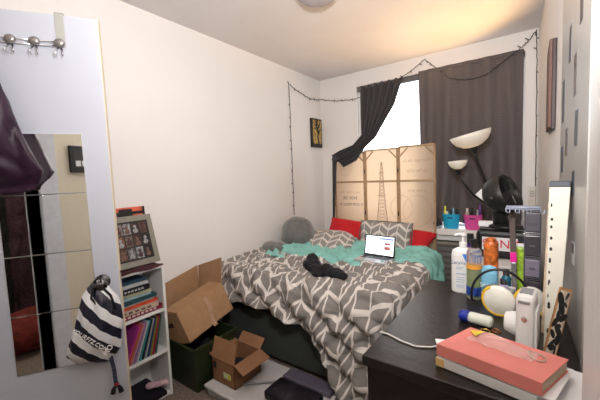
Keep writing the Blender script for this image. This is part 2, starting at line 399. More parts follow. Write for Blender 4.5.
# right-hand curtain
c = thing('curtain', 'wide dark grey curtain hanging straight over the right part of the window', 'curtain', (-.48, 3.27, 2.29))
def cf(u, v):
    x = -.895+.835*u-.48; amp = .010+.020*v
    x += .02*v*math.sin(v*4)*(1-u)-.03*sm(v)*(1-u)*0
    y = amp*math.sin(u*34+2.2*v*math.sin(u*5))+.012*fbm(u*6, v*2, 1)-.01
    return V((x+.48-.0, y+3.27-3.27, -1.45*v+.004*math.sin(u*60)))
q = MB(); q.grid(lambda u, v: cf(u, v)-V((0, 0, 0))+V((.0, 0, 0)), 120, 40, lambda u, v: (u*.9, -v*1.45))
for i in range(len(q.v)): q.v[i] = (q.v[i][0]-.0+.0, q.v[i][1], q.v[i][2])
cur = build('fabric', q, M_CURT, c, smooth=True, solid=.002); cur.location = (.48-.0, 0, 0)
for i in range(len(cur.data.vertices)): pass
q = MB(); q.grid(lambda u, v: V((-.895+.835*u, -.012+.004*math.sin(u*34), .004-.03*v)), 60, 2, lambda u, v: (u*.9, v*.03)); hh = build('hem', q, M_CURT, c, smooth=True, solid=.004); hh.location = (.48, 0, 0)
cur.location = (0.48, 0, 0)
# fix: fabric built in coordinates whose x is world-.48
cur.location = (.48, 0, 0)
for v_ in cur.data.vertices: pass

# left curtain swept aside over the screen
c = thing('curtain', 'dark grey curtain swept diagonally to the left over the wooden screen', 'curtain', (-1.26, 3.25, 2.26))
LE = [(0, V((-1.50, 3.255, 2.255))), (.25, V((-1.49, 3.24, 2.02))), (.5, V((-1.46, 3.18, 1.74))), (.62, V((-1.53, 3.11, 1.635))), (.8, V((-1.67, 3.065, 1.585))), (1, V((-1.765, 3.05, 1.54)))]
RE = [(0, V((-1.04, 3.255, 2.275))), (.25, V((-1.12, 3.24, 2.02))), (.5, V((-1.30, 3.17, 1.70))), (.62, V((-1.40, 3.10, 1.59))), (.8, V((-1.47, 3.055, 1.47))), (1, V((-1.62, 3.045, 1.41)))]
def lf(u, v):
    a = interp(LE, v); b_ = interp(RE, v); p_ = a.lerp(b_, u)
    p_ += V((0, -.022*math.sin(u*38+v*3)*(1-.4*v)-.008*math.sin(u*13+2), .010*math.sin(u*40)*(v < .02)))
    return p_-V(c.location)
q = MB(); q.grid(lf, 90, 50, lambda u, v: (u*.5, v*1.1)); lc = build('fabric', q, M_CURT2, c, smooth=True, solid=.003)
def tf(u, v):
    p_ = V((-1.765+.06*u*(1-.6*v)-.015*v, 3.062-.012*math.sin(u*9), 1.55-.70*v)); 
    return p_-V(c.location)
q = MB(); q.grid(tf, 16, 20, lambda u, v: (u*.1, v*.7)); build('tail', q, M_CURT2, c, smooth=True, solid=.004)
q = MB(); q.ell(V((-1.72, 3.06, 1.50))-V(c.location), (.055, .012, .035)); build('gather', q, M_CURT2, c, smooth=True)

# wooden folding screen behind the bed
canvas_m = mat('screen_canvas', (.84, .71, .58), .85, var=.05, scale=4, transl=.66)
sc = thing('folding_screen', 'three panel wooden screen covered in pale printed canvas standing behind the bed', 'screen', (-1.255, 3.12, 0))
ink_m = mat('faded_ink', (.16, .11, .085), .9); ink2_m = mat('pale_ink', (.62, .48, .36), .9, var=.2, scale=40)
px = [(-.52, -.159), (-.157, .195), (.197, .545)]
ztop = [1.56, 1.575, 1.585]
for i, (a, bb) in enumerate(px):
    zt = ztop[i]; pan = build('panel', B((a, .008, .03), (bb, .011, zt)), canvas_m, sc)
    q = MB(); f_ = .016
    q.box((a, -.010, .0), (a+f_, .008, zt)); q.box((bb-f_, -.010, .0), (bb, .008, zt)); q.box((a, -.010, zt-f_), (bb, .008, zt)); q.box((a, -.010, .03), (bb, .008, .05))
    q.box((a, -.008, 1.235), (bb, .008, 1.255)); q.box((a, -.008, .72), (bb, .008, .74))
    for sx, x0 in ((1, a+f_), (-1, bb-f_)):
        q.add([V((x0, y, z)) for y in (-.008, .006) for z in (zt-.09, zt-.108)]+[V((x0+sx*.075, y, z)) for y in (-.008, .006) for z in (zt-.014, zt-.03)],
              [(0, 1, 5, 4), (2, 6, 7, 3), (0, 4, 6, 2), (1, 3, 7, 5), (0, 2, 3, 1), (4, 5, 7, 6)])
    fr_o = build('frame', q, wood_m if i else wood_m, pan, bevel=.002)
for x in (-.158, .196):
    for z in (1.33, .9): build('hinge', B((x-.006, -.013, z), (x+.006, -.009, z+.04)), dchrome_m, sc)
def mirrored(body, x, z, size, m):
    M = Matrix.Translation((x, .0075, z)) @ Matrix(((-1, 0, 0, 0), (0, 0, 1, 0), (0, 1, 0, 0), (0, 0, 0, 1)))
    return text('printed_text', body, size, m, sc, M, .0004)
mirrored('John S Eddy, New', -.345, 1.135, .034, ink2_m); mirrored('DOC DE', -.345, 1.07, .045, ink_m); mirrored('V CORTBOU, RI', -.335, 1.00, .04, ink_m)
mirrored('Voyage de la', .37, 1.44, .05, ink2_m); mirrored('belle ville', .37, 1.34, .05, ink2_m); mirrored('mon ami', .37, 1.15, .05, ink2_m)
q = MB()
for rad in (.088, .062): q.tube([(-.40+rad*math.cos(a), .0072, 1.40+rad*math.sin(a)) for a in [i*PI/16 for i in range(32)]], .0022, 4, closed=True)
for z in (-.02, .0, .02): q.tube([(-.45, .0072, 1.40+z), (-.35, .0072, 1.40+z*1.4)], .002, 4)
build('postmark_print', q, ink2_m, sc)
q = MB(); zz = [(.62, .085), (.80, .06), (.95, .042), (1.10, .028), (1.22, .020), (1.36, .012), (1.44, .004)]
for sg in (-1, 1): q.tube([(.02+sg*w_, .0072, z) for z, w_ in zz], .005, 4)
for k in range(22):
    z = .64+k*.036; w1 = interp([(a, b_) for a, b_ in zz], z); w2 = interp([(a, b_) for a, b_ in zz], z+.03)
    q.tube([(.02-w1, .0072, z), (.02+w2, .0072, z+.03)], .0026, 4); q.tube([(.02+w1, .0072, z), (.02-w2, .0072, z+.03)], .0026, 4)
for z in (.80, 1.10, 1.33): q.box((.02-interp(zz, z)-.012, .0055, z-.006), (.02+interp(zz, z)+.012, .0078, z+.006))
build('tower_print', q, mat('tower_ink', (.60, .45, .33), .9, var=.2, scale=40), sc)
q = MB()
for cx, cz, rad in ((.17+.05, .98, .12), (.37, .95, .15)): q.tube([(cx+rad*.9*math.cos(a), .0073, cz+rad*math.sin(a)) for a in [i*PI/20 for i in range(40)] if abs((cx+rad*.9*math.cos(a))-.195) > .02], .002, 4)
build('medallion_print', q, ink2_m, sc)

# ------------------------------------------------------------------ bed
BX0, BX1, BY0, BY1 = XL+.02, -.66, 1.63, 3.08
bed = thing('bed', 'low double bed with dark grey green divan base against the left wall', 'bed', (-1.35, 2.34, 0))
def loc(o, a, b_): return B(tuple(V(a)-V(o.location)), tuple(V(b_)-V(o.location)))
build('divan_base', loc(bed, (BX0, BY0+.015, .03), (BX1-.015, BY1, .355)), base_m, bed, bevel=.015)
for x in (BX0+.08, BX1-.1):
    for y in (BY0+.1, BY1-.1): build('foot', loc(bed, (x-.02, y-.02, 0), (x+.02, y+.02, .03)), black_m, bed)
build('mattress', loc(bed, (BX0, BY0+.03, .355), (BX1, BY1, .60)), mat('teal_fitted_sheet', (.035, .10, .095), .9, bump=.1), bed, bevel=.04)

def drape(name, label, cat, m, hx0, hx1, xe, head, foot_e, foot_over, right_over, z0, wr, nu, nv, thick, group=None, seed=0, R0=.05, flo=.012):
    """cloth over the mattress: a across from hx0, b from head edge down over the foot"""
    def f(u, v):
        W_ = (xe-hx0)+right_over(v); a = u*W_; x = hx0+a
        hy = head(u); 
        Lf = (hy-foot_e(hx0+1)); Lt = Lf+foot_over(x); b_ = v*Lt; y = hy-b_
        du = max(0, x-xe); fe = foot_e(x); dv = max(0, fe-y)
        d_ = math.hypot(du, dv); n_ = V((du, -dv, 0))
        w_ = wr(x, y, seed)
        if d_ > 0:
            n_.normalize(); q_ = R0*PI/2
            if d_ < q_: out = R0*math.sin(d_/R0); dz = R0*(1-math.cos(d_/R0))
            else: out = R0+.10*(d_-q_); dz = R0+(d_-q_)*.985
            ang_ = math.atan2(dv, du)
            flare = .020*math.sin((x*1.3+y*1.7)*21)*min(1, d_/.15)+.012*math.sin((x-y)*43)*min(1, d_/.2)
            cx, cy = min(x, xe), max(y, fe)
            return V((cx, cy, z0))+n_*(out+flare*(1)+max(0, w_)*.5)+V((0, 0, -dz+w_*(1-min(1, d_/.1))))if z0-dz > flo else V((cx, cy, flo+.01*abs(math.sin(x*40))))+n_*(out+flare+.3*(flo-(z0-dz)))
        return V((x, y, z0+w_))
    q = MB(); q.grid(f, nu, nv, lambda u, v: (u*((xe-hx0)+right_over(v)), v*((head(u)-foot_e(hx0+1))+foot_over(hx0+u*((xe-hx0)+right_over(v))))))
    o = build(name, q, m, None, smooth=True, solid=thick); return tag(o, label, cat, group)
def wr_duvet(x, y, s):
    r1 = 1-abs(noise.noise(V((x*3.2+y*1.2, y*9+.7*x, s+1))))*2
    r2 = 1-abs(noise.noise(V((x*7-y*2, y*15, s+5))))*2
    r3 = noise.noise(V((x*2, y*2.5, s+9)))
    k = .5+.5*sm((x+2.0)/.5)
    r4 = 1-abs(noise.noise(V((x*5+y*4, y*24+x*3, s+11))))*2
    return .036*max(0, r1)**2*k+.018*max(0, r2)**2*k+.012*max(0, r4)**3*k+.028*r3+.008
hd = [(0, 2.22), (.10, 2.18), (.22, 2.06), (.4, 2.04), (.52, 2.02), (.62, 2.10), (.72, 2.32), (.78, 2.30), (1, 2.22)]
drape('duvet', 'rumpled duvet in grey and white chevron print spread over the foot of the bed', 'duvet', M_DUVET, BX0+.0, 0, BX1+.01,
      lambda u: interp(hd, u)+.02*math.sin(u*23), lambda x: BY0-.02+.06*(1-sm((x+2.04)/.35)), lambda x: .25+.03*math.sin(x*5)+.38*sm((x+1.15)/.40), lambda v: .50+.0*v, .640, wr_duvet, 170, 150, .02, seed=2)
def wr_teal(x, y, s):
    r1 = 1-abs(noise.noise(V((x*4+y*3, y*9-x*3, s+1))))*2
    r2 = 1-abs(noise.noise(V((x*11-y*5, y*14, s+5))))*2
    return .055*max(0, r1)**2*sm((-.66-x)/.1+.4)+.026*max(0, r2)**2+.016*noise.noise(V((x*2, y*3, s)))+.008
drape('blanket', 'crumpled pale teal bed sheet bunched below the pillows', 'sheet', teal_m, BX0+.16, 0, BX1+.0, lambda u: 2.86-.08*u+.04*math.sin(u*9)-.22*sm((.25-u)/.25), lambda x: 1.98, lambda x: .0, lambda v: .42,
      .615, wr_teal, 130, 90, .012, seed=4)

# pillows
def pil(name, label, w_, h_, t_, loc_, rot_, m, group=None, seedp=0, piping=None):
    q = MB(); q.pillow(w_, h_, t_, 26, None, seedp, 3.2 if 'velvet' not in label else 2.85); o = build(name, q, m, None, smooth=True, weld=True, loc=loc_, rot=rot_, )
    tag(o, label, 'pillow', group); 
    if piping:
        pts = [(math.copysign(abs(math.cos(a))**.35, math.cos(a))*w_/2*.985, math.copysign(abs(math.sin(a))**.35, math.sin(a))*h_/2*.985, 0) for a in [i*2*PI/60 for i in range(60)]]
        k = MB(); k.tube(pts, .005, 6, closed=True); build('piping', k, piping, o, smooth=True)
    return o
pil('pillow', 'red pillow behind the flat chevron pillow, left of the upright one', .50, .26, .15, (-1.53, 2.965, .735), (.95, .10, .08), red_m, 'red pillows', 1)
pil('pillow', 'red pillow poking out right of the upright chevron pillow', .46, .32, .14, (-.925, 2.92, .695), (.42, 0, -.15), red_m, 'red pillows', 2)
pil('pillow', 'grey and white chevron pillow standing upright behind the open laptop', .52, .30, .13, (-1.09, 2.79, .738), (1.25, 0, -.06), M_PILLOW, 'chevron pillows', 3, mat('pillow_piping', (.1, .14, .13), .8))
pil('pillow', 'grey and white chevron pillow lying low between velvet cushion and upright pillow', .56, .34, .14, (-1.60, 2.63, .685), (.40, 0, .10), M_PILLOW, 'chevron pillows', 4)
pil('cushion', 'large grey velvet cushion leaning upright in the corner by the wall', .34, .34, .24, (-1.875, 2.53, .765), (1.15, .28, 1.15), velvet_m, None, 5)['category'] = 'cushion'
pil('cushion', 'small grey velvet cushion lying low in front of the large velvet one', .28, .20, .12, (-1.95, 2.25, .665), (.15, .1, 1.45), velvet_m, None, 6)['category'] = 'cushion'

# laptop
lp = thing('laptop', 'open laptop with a white web page on screen on the teal sheet', 'laptop', (-.94, 2.19, .686), (0, 0, -.09)); lp.scale = (.93, .93, .93)
build('base', B((-.135, -.085, 0), (.135, .09, .014)), mat('aluminium', (.55, .55, .56), .35, .6), lp, bevel=.004)
build('keyboard', B((-.118, .005, .0135), (.12, .075, .0155)), black_m, lp)
build('trackpad', B((-.04, -.075, .0135), (.04, -.01, .0145)), mat('pad_grey', (.4, .4, .41), .4), lp)
lid = build('lid', B((-.135, 0, 0), (.135, .008, .175)), black_m, lp, bevel=.003); lid.location = (0, .085, .012); lid.rotation_euler = (-.22, 0, 0)
scr_m = mat('screen_page', (.85, .9, 1), .3, emit=1.0, var=0)
build('display', B((-.124, -.0012, .018), (.124, 0, .166)), scr_m, lid)
q = MB(); q.box((-.124, -.002, .150), (.124, -.001, .157)); build('menu_bar', q, mat('screen_blue', (.35, .45, .75), .3, emit=.5, var=0), lid)
build('header_box', B((-.0, -.0022, .142), (.118, -.001, .150)), mat('screen_navy', (.12, .18, .45), .3, emit=.3, var=0), lid)
for z in (.10, .06):
    build('photo_tile', B((.045, -.0022, z), (.095, -.001, z+(.018 if z > .08 else .028))), mat('screen_brown', (.35, .12, .10), .3, emit=.4, var=.5), lid)
q = MB()
for k in range(5): q.box((-.07, -.0022, .045+k*.02), (-.07+.05+.02*(k % 3), -.001, .048+k*.02))
build('page_text', q, mat('screen_grey', (.55, .58, .68), .3, emit=.6, var=0), lid)

# black clothes on bed
q = MB()
for c_, r_ in (((-.17, .12, .05), (.05, .045, .05)), ((-.13, .06, .03), (.085, .05, .045)), ((-.03, .01, .025), (.09, .05, .035)), ((.05, .0, .045), (.05, .04, .04)), ((.14, -.03, .03), (.10, .05, .04)), ((.0, -.05, .01), (.05, .03, .02))): q.ell(c_, r_)
o = build('clothes', q, blackf_m, None, loc=(-1.12, 1.745, .682), rot=(0, 0, -.08), remesh=.012, ssm=3); o.scale = (.93, .93, .93)
dt = bpy.data.textures.new('crumple', 'CLOUDS'); dt.noise_scale = .05
md = o.modifiers.new('d', 'DISPLACE'); md.texture = dt; md.strength = .03
tag(o, 'crumpled black garment lying in the middle of the chevron duvet', 'clothes')

# ------------------------------------------------------------------ bookshelf and contents
SX0, SX1, SY0, SY1 = XL+.012, -1.81, .50, 1.045
bs = thing('bookshelf', 'small white three tier bookshelf behind the open door', 'bookshelf', (-1.93, .77, 0))
q = loc(bs, (SX0, SY1-.016, 0), (SX1, SY1, .83)); build('side_panel', q, white_m, bs, bevel=.002)
build('side_panel', loc(bs, (SX0, SY0, 0), (SX1, SY0+.016, .83)), white_m, bs, bevel=.002)
build('back_panel', loc(bs, (SX0, SY0+.016, .02), (SX0+.006, SY1-.016, .82)), white_m, bs)
for z0, z1 in ((.815, .83), (.545, .56), (.285, .30), (.01, .025)): build('shelf', loc(bs, (SX0+.006, SY0+.016, z0), (SX1-.001, SY1-.016, z1)), white_m, bs, bevel=.001)
build('plinth', loc(bs, (SX1-.02, SY0+.016, 0), (SX1-.012, SY1-.016, .012)), white_m, bs)
q = MB(); q.grid(lambda u, v: V((-2.04+.245*u, .52+.515*v, .834+.004*math.sin(u*11)*math.sin(v*17)+(-.0)*u)), 12, 24); tag(build('cloth', q, mat('maroon_cloth', (.055, .012, .018), .9, bump=.3), None, smooth=True, solid=.006), 'folded dark maroon cloth covering the top of the white bookshelf', 'cloth')
def book(label, w_, h_, t_, loc_, rot_, col, group, spine=None, cat='book', name='book'):
    """lies flat: w_ along x (depth), h_ along y (length), t_ thick"""
    b_ = thing(name, label, cat, loc_, rot_, group)
    cm = mat('cover_%d_%d_%d' % tuple(int(x*100) for x in col), col, .5, var=.12, scale=40)
    q = MB(); e = min(.0025, t_*.2)
    q.box((-w_/2, -h_/2, 0), (w_/2, h_/2, e)); q.box((-w_/2, -h_/2, t_-e), (w_/2, h_/2, t_)); q.box((w_/2-e, -h_/2, 0), (w_/2, h_/2, t_))
    build('cover', q, cm, b_)
    build('pages', B((-w_/2+.003, -h_/2+.003, e), (w_/2-e, h_/2-.003, t_-e)), paper_m, b_)
    if spine:
        q = MB()
        for k in range(spine[0]): y = -h_*.38+k*h_*.76/spine[0]; q.box((w_/2-.0003, y, t_*.3), (w_/2+.0006, y+h_*.5/spine[0], t_*.7))
        build('title_print', q, mat('print_%d' % int(spine[1][0]*100+spine[1][1]*10), spine[1], .6, var=0), b_)
    return b_
G = 'books lying flat in the top bay of the bookshelf'
z = .5605
stack = [('maroon hardback with white lettering, bottom of the flat stack', .021, (.22, .01, .03), (9, (.7, .6, .6)), .30), ('cream patterned book above the maroon hardback', .019, (.55, .42, .33), (6, (.1, .05, .05)), .28), ('orange red paperback above the cream patterned book', .014, (.6, .07, .03), None, .27),
         ('white booklet above the orange red paperback', .010, (.6, .6, .56), None, .26), ('dark teal book in the middle of the flat stack', .014, (.02, .07, .09), None, .27), ('light blue grey book above the dark teal one', .013, (.3, .42, .45), None, .26), ('pale yellow paperback below the black spiral book', .016, (.5, .5, .33), None, .25),
         ('black book with silver studs along its spine', .020, (.01, .01, .012), (10, (.5, .5, .5)), .25), ('pale grey book near the top of the flat stack', .016, (.4, .43, .43), None, .24), ('navy book lying topmost in the flat stack', .014, (.02, .05, .09), None, .24)]
for i, (lb, t_, col, sp, hh) in enumerate(stack):
    t_ *= 1.36; book(lb, .17, hh, t_, (-1.915+.01*math.sin(i*2), .875-.006*i+.008*math.cos(i*3), z), (0, 0, .04*math.sin(i*5)), col, G, sp); z += t_+.0006
G = 'magazines leaning in the middle bay of the bookshelf'
mags = [('purple and pink sleeve at the far left of the leaning magazines', (.30, .03, .22)), ('magenta magazine second in the leaning row', (.45, .03, .25)), ('hot pink magazine leaning beside the magenta one', (.7, .08, .28)), ('coral orange folder leaning between pink ones', (.65, .16, .06)), ('pale pink magazine right of the orange folder', (.65, .30, .38)),
        ('lilac notebook leaning near the middle of the row', (.35, .22, .45)), ('white magazine right of the lilac notebook', (.65, .65, .66)), ('bright teal spined magazine in the leaning row', (.04, .35, .38)), ('black magazine leaning right of the teal spine', (.015, .015, .02)), ('light grey magazine right of the black one', (.45, .45, .47)),
        ('navy blue magazine right of the light grey one', (.02, .05, .16)), ('olive yellow magazine leaning steeply near the right end', (.3, .27, .04)), ('red magazine just left of the last dark green one', (.45, .03, .06)), ('dark green patterned magazine last on the right', (.03, .12, .09))]
for i, (lb, col) in enumerate(mags):
    y = .755+i*.0162; lean = .50-.022*i
    book(lb, .19, .225, .009, (-1.915, y, .3015+.012*0), (PI/2-lean, 0, 0), col, G, None, 'magazine', 'magazine')
    o = [x for x in C.objects if x.get('label') == lb][0]
    o.location.z = .3025+.1125*math.cos(lean)+.0; o.location.y = y+.1125*math.sin(lean)
    
o = book('flat black closed folder lying on the bottom shelf', .235, .34, .022, (-1.918, .83, .0255), (0, 0, .02), (.006, .005, .012), None, None, 'folder', 'folder')
q = MB()
for k in range(5): q.ell((.0+.012*k, -.02+.02*k, .018+.004*(k % 2)), (.03, .025, .018))
tag(build('scarf', q, mat('pink_lace', (.55, .36, .40), .9, bump=.4, var=.3, scale=60), None, loc=(-1.90, .965, .056), remesh=.008, ssm=2), 'small crumpled pink scarf at the right of the bottom shelf', 'scarf')

# picture frame on shelf and canvas behind
cv = thing('canvas', 'orange red canvas with a black figure propped behind the grey collage frame', 'canvas', (-1.995, .90, .84), (0, -.10, 0))
build('canvas_block', B((-.012, -.16, 0), (.012, .16, .345)), mat('orange_paint', (.55, .10, .05), .7, var=.35, scale=14), cv, bevel=.002)
q = MB(); q.box((.012, -.16, .30), (.0135, .16, .318)); q.box((.0125, -.0, .265), (.014, .08, .335)); q.ell((.013, .035, .30), (.002, .05, .028)); q.box((.0125, .145, .0), (.014, .16, .345)); build('painted_figure', q, black_m, cv)
q = MB(); q.box((.0128, -.12, .255), (.0145, .03, .28)); build('painted_band', q, mat('pale_blue_paint', (.4, .45, .55), .7), cv)
pf = thing('picture_frame', 'grey picture frame holding a collage of dark photos on top of bookshelf', 'picture frame', (-1.875, .925, .842), (0, -.28, .0))
build('frame', B((-.009, -.135, 0), (.009, .135, .305)), mat('grey_frame', (.22, .21, .17), .6, var=.08), pf, bevel=.002)
build('backing', B((.009, -.103, .035), (.0105, .103, .27)), black_m, pf)
tones = [(.25, .12, .08), (.6, .6, .6), (.05, .04, .04), (.3, .28, .26), (.12, .05, .04), (.5, .2, .12), (.7, .7, .7), (.2, .1, .08), (.35, .25, .2), (.03, .03, .04), (.6, .5, .45), (.15, .07, .06)]
for i in range(4):
    for k in range(3):
        c_ = tuple(v_*.35 for v_ in tones[(i*3+k*5) % 12]); y = -.095+i*.048; z_ = .045+k*.074
        t_ = build('photo', B((.0105, y, z_), (.0118, y+.042, z_+.066)), mat('photo_tone_%d' % ((i*3+k*5) % 12), c_, .4, var=.9, scale=70), pf)
        q = MB(); q.ell((.0118, y+.021, z_+.043), (.0008, .009, .012)); q.ell((.0118, y+.021, z_+.018), (.0008, .015, .014)); build('portrait', q, mat('portrait_%d' % ((i+k) % 3), [(.15, .08, .055), (.28, .28, .28), (.07, .03, .03)][(i+k) % 3], .6, var=.4, scale=90), t_)

# ------------------------------------------------------------------ boxes and tub
tb = thing('storage_tub', 'translucent green plastic tub on carpet under the large cardboard box', 'tub', (-1.82, 1.315, 0))
green_m = mat('green_plastic', (.028, .042, .016), .35, trans=.3, var=.05)
def taper(x0, x1, y0, y1, z0, z1, k=.03, th=.004):
    q = MB(); o = [V((x0+k, y0+k, z0)), V((x1-k, y0+k, z0)), V((x1-k, y1-k, z0)), V((x0+k, y1-k, z0)), V((x0, y0, z1)), V((x1, y0, z1)), V((x1, y1, z1)), V((x0, y1, z1))]
    c_ = V(((x0+x1)/2, (y0+y1)/2, 0)); i = []
    for p_ in o: dd = V((math.copysign(th, p_.x-c_.x), math.copysign(th, p_.y-c_.y), 0)); i.append(p_-dd+V((0, 0, th if p_.z == z0 else 0)))
    q.add(o+i, [(3, 2, 1, 0), (0, 1, 5, 4), (1, 2, 6, 5), (2, 3, 7, 6), (3, 0, 4, 7), (8, 9, 10, 11), (8, 12, 13, 9), (9, 13, 14, 10), (10, 14, 15, 11), (11, 15, 12, 8), (4, 5, 13, 12), (5, 6, 14, 13), (6, 7, 15, 14), (7, 4, 12, 15)])
    return q
build('tub_body', taper(-.19, .17, -.21, .13, .0, .30, .025), green_m, tb, bevel=.004)
q = MB(); 
for a, bb in (((-.195, -.218, .285), (.178, -.206, .305)), ((-.195, .125, .285), (.178, .137, .305)), ((-.195, -.218, .285), (-.185, .137, .305)), ((.168, -.218, .285), (.18, .137, .305))): q.box(a, bb)
build('rim', q, green_m, tb, bevel=.003)
q = MB()
for c_, r_ in (((-.06, -.08, .06), (.10, .09, .05)), ((.04, .0, .07), (.10, .09, .09)), ((-.05, .03, .10), (.09, .07, .12)), ((.06, -.09, .10), (.07, .08, .12))): q.ell(c_, r_)
tag(build('clothes', q, blackf_m, None, loc=(-1.82, 1.315, .0), remesh=.02), 'dark clothes stuffed inside the green plastic tub', 'clothes')

def flap(mb, p0, p1, vec, th=.004):
    p0, p1, vec = V(p0), V(p1), V(vec); n_ = (p1-p0).cross(vec).normalized()*th/2; i0 = (p1-p0).normalized()*.012
    a = [p0, p1, p1+vec-i0*.0, p0+vec+i0*.0]
    mb.add([p_-n_ for p_ in a]+[p_+n_ for p_ in a], [(0, 1, 2, 3), (7, 6, 5, 4), (0, 4, 5, 1), (1, 5, 6, 2), (2, 6, 7, 3), (3, 7, 4, 0)]); return mb
def openbox(mb, w_, l_, h_, th=.004):
    """corner at origin: x 0..-w_, y 0..l_, z 0..h_"""
    mb.box((-w_, 0, 0), (0, l_, th)); mb.box((-w_, 0, 0), (0, th, h_)); mb.box((-w_, l_-th, 0), (0, l_, h_)); mb.box((-w_, 0, 0), (-w_+th, l_, h_)); mb.box((-th, 0, 0), (0, l_, h_)); return mb
bb_ = thing('cardboard_box', 'large open cardboard box with raised flaps tipped on the green tub', 'box', (-1.69, 1.11, .335), (.20, -.33, 0))
bl, bw, bh = .39, .285, .205
build('box_body', openbox(MB(), bw, bl, bh), cb_m, bb_)
build('flap', flap(MB(), (0, 0, bh), (0, bl, bh), (-.13, 0, .03)), cb_m, bb_)['label'] = 'folded flap slanting over the opening'
build('flap', flap(MB(), (0, bl, bh), (-bw, bl, bh), (.055, .05, .165)), cb_m, bb_)
build('flap', flap(MB(), (-bw, 0, bh), (-bw, bl, bh), (.06, .035, .17)), cb_m, bb_)
build('handle_hole', B((-.17, -.0015, .115), (-.09, .0, .145)), mat('dark_cut', (.05, .025, .015), .9), bb_)
q = MB(); q.grid(lambda u, v: V((.0015+.0*u, .215+(u-.5)*.035+.012*math.sin(v*6), .185-.20*v)), 2, 12); build('tape', q, mat('packing_tape', (.42, .26, .17), .3, var=.25, scale=60), bb_, solid=.0015)
q = MB(); q.ell((0, 0, 0), (.055, .075, .035)); q.ell((.01, .04, .02), (.04, .05, .03)); q.box((-.04, -.06, -.02), (.03, .03, .03))
tag(build('plastic_bag', q, mat('pale_blue_film', (.30, .45, .62), .3, var=.3, bump=.5, bscale=30), None, loc=(-1.89, 1.24, .47), remesh=.009, ssm=1), 'pale blue plastic bag inside the large open cardboard box', 'plastic bag')
# filling of the big box supports the bag
q = MB(); q.box((-.25, .03, .012), (-.03, .35, .09)); o = build('packing', q, mat('kraft_paper', (.34, .22, .13), .8, bump=.6, bscale=25, var=.2), None, bevel=.02); o.location = bb_.location; o.rotation_euler = bb_.rotation_euler
tag(o, 'crumpled kraft packing inside the large cardboard box', 'packing paper')

ub = thing('underbed_box', 'flat white plastic underbed storage box on the carpet', 'storage box', (-1.26, 1.34, 0))
q = MB(); q.box((-.355, -.19, .0), (.36, .215, .055)); build('box_body', q, mat('frosted_plastic', (.45, .43, .43), .35, var=.04), ub, bevel=.02)
q = MB(); q.box((-.37, -.20, .05), (.375, .225, .072)); build('lid', q, mat('white_lid', (.55, .52, .51), .35, var=.03), ub, bevel=.010)
q = MB(); q.box((.015, .10, .072), (.36, .20, .10)); 
tag(build('tray', q, mat('mauve_plastic', (.10, .09, .12), .4), None, loc=(-1.26, 1.345, .0005), bevel=.01), 'dark mauve plastic tray at the back of the white underbed lid', 'tray')
sb = thing('cardboard_box', 'small open brown cardboard box with a sticker on the white lid', 'box', (-1.415, 1.21, .073))
build('box_body', openbox(MB(), .205, .225, .15), cb2_m, sb)
build('flap', flap(MB(), (0, 0, .15), (-.205, 0, .15), (-.035, .06, .10)), cb2_m, sb)
build('flap', flap(MB(), (0, .0, .15), (0, .225, .15), (.13, -.05, .01)), cb2_m, sb)
build('flap', flap(MB(), (-.205, 0, .15), (-.205, .225, .15), (-.09, .02, .01)), cb2_m, sb)
build('flap', flap(MB(), (0, .225, .15), (-.205, .225, .15), (0, .05, .05)), cb2_m, sb)
st = build('sticker', B((-.10, -.0012, .045), (-.035, 0, .08)), mat('sticker_white', (.55, .6, .3), .5), sb)
build('sticker_band', B((-.06, -.0018, .045), (-.037, -.001, .078)), mat('sticker_yellow', (.6, .55, .05), .5), st)
build('printed_mark', B((-.19, -.0012, .085), (-.165, 0, .125)), black_m, sb)
q = MB()
for c_, r_ in (((-.1, .1, .06), (.08, .09, .05)),): q.ell(c_, r_)
tag(build('clothes', q, blackf_m, None, loc=(-1.415, 1.21, .068), remesh=.012), 'dark cloth stuffed in the small open cardboard box', 'clothes')
q = MB(); q.box((-.16, -.10, 0), (.15, .06, .055)); q.ell((-.05, -.02, .05), (.09, .07, .02)); q.ell((.08, -.03, .05), (.07, .06, .015))
tag(build('bag', q, mat('black_nylon', (.006, .004, .009), .6, bump=.3), None, loc=(-1.06, 1.345, .074), remesh=.012, ssm=4), 'flat black fabric bag lying on the white underbed box', 'bag')
q = MB(); q.tube([(-1.41, 1.26, .083), (-1.36, 1.30, .087), (-1.24, 1.40, .087), (-1.215, 1.42, .105), (-1.205, 1.41, .092)], .006, 8)
tag(build('hanger', q, mat('grey_hanger', (.3, .29, .32), .4), None, smooth=True), 'grey plastic hanger end beside the small cardboard box', 'hanger')

# ------------------------------------------------------------------ dresser and what stands on it
ds = thing('dresser', 'black brown wooden dresser in the right foreground against the wall', 'dresser', (-.13, 1.225, 0))
build('body', loc(ds, (-.385, .845, .05), (.10, 1.61, .77)), blackwood_m, ds, bevel=.002)
build('top', loc(ds, (-.40, .83, .77), (.113, 1.62, .80)), blackwood_m, ds, bevel=.003)
build('plinth', loc(ds, (-.37, .86, 0), (.09, 1.60, .05)), blackwood_m, ds)
for i in range(4):
    for k in range(2):
        y0 = .86+k*.375; z0 = .07+i*.175
        dr_ = build('drawer', loc(ds, (-.398, y0, z0), (-.385, y0+.362, z0+.165)), blackwood_m, ds, bevel=.003)
        q = MB(); q.lathe([(.001, 0), (.008, 0), (.006, .01), (.013, .02), (.001, .026)], 14, basis(V((-.398, y0+.18, z0+.085))-V(ds.location), (0, 1, 0), (0, 0, -1)) if False else Matrix.Translation(V((-.398, y0+.18, z0+.085))-V(ds.location)) @ Matrix.Rotation(-PI/2, 4, 'Y'))
        build('knob', q, black_m, dr_, smooth=True)
ZD = .8
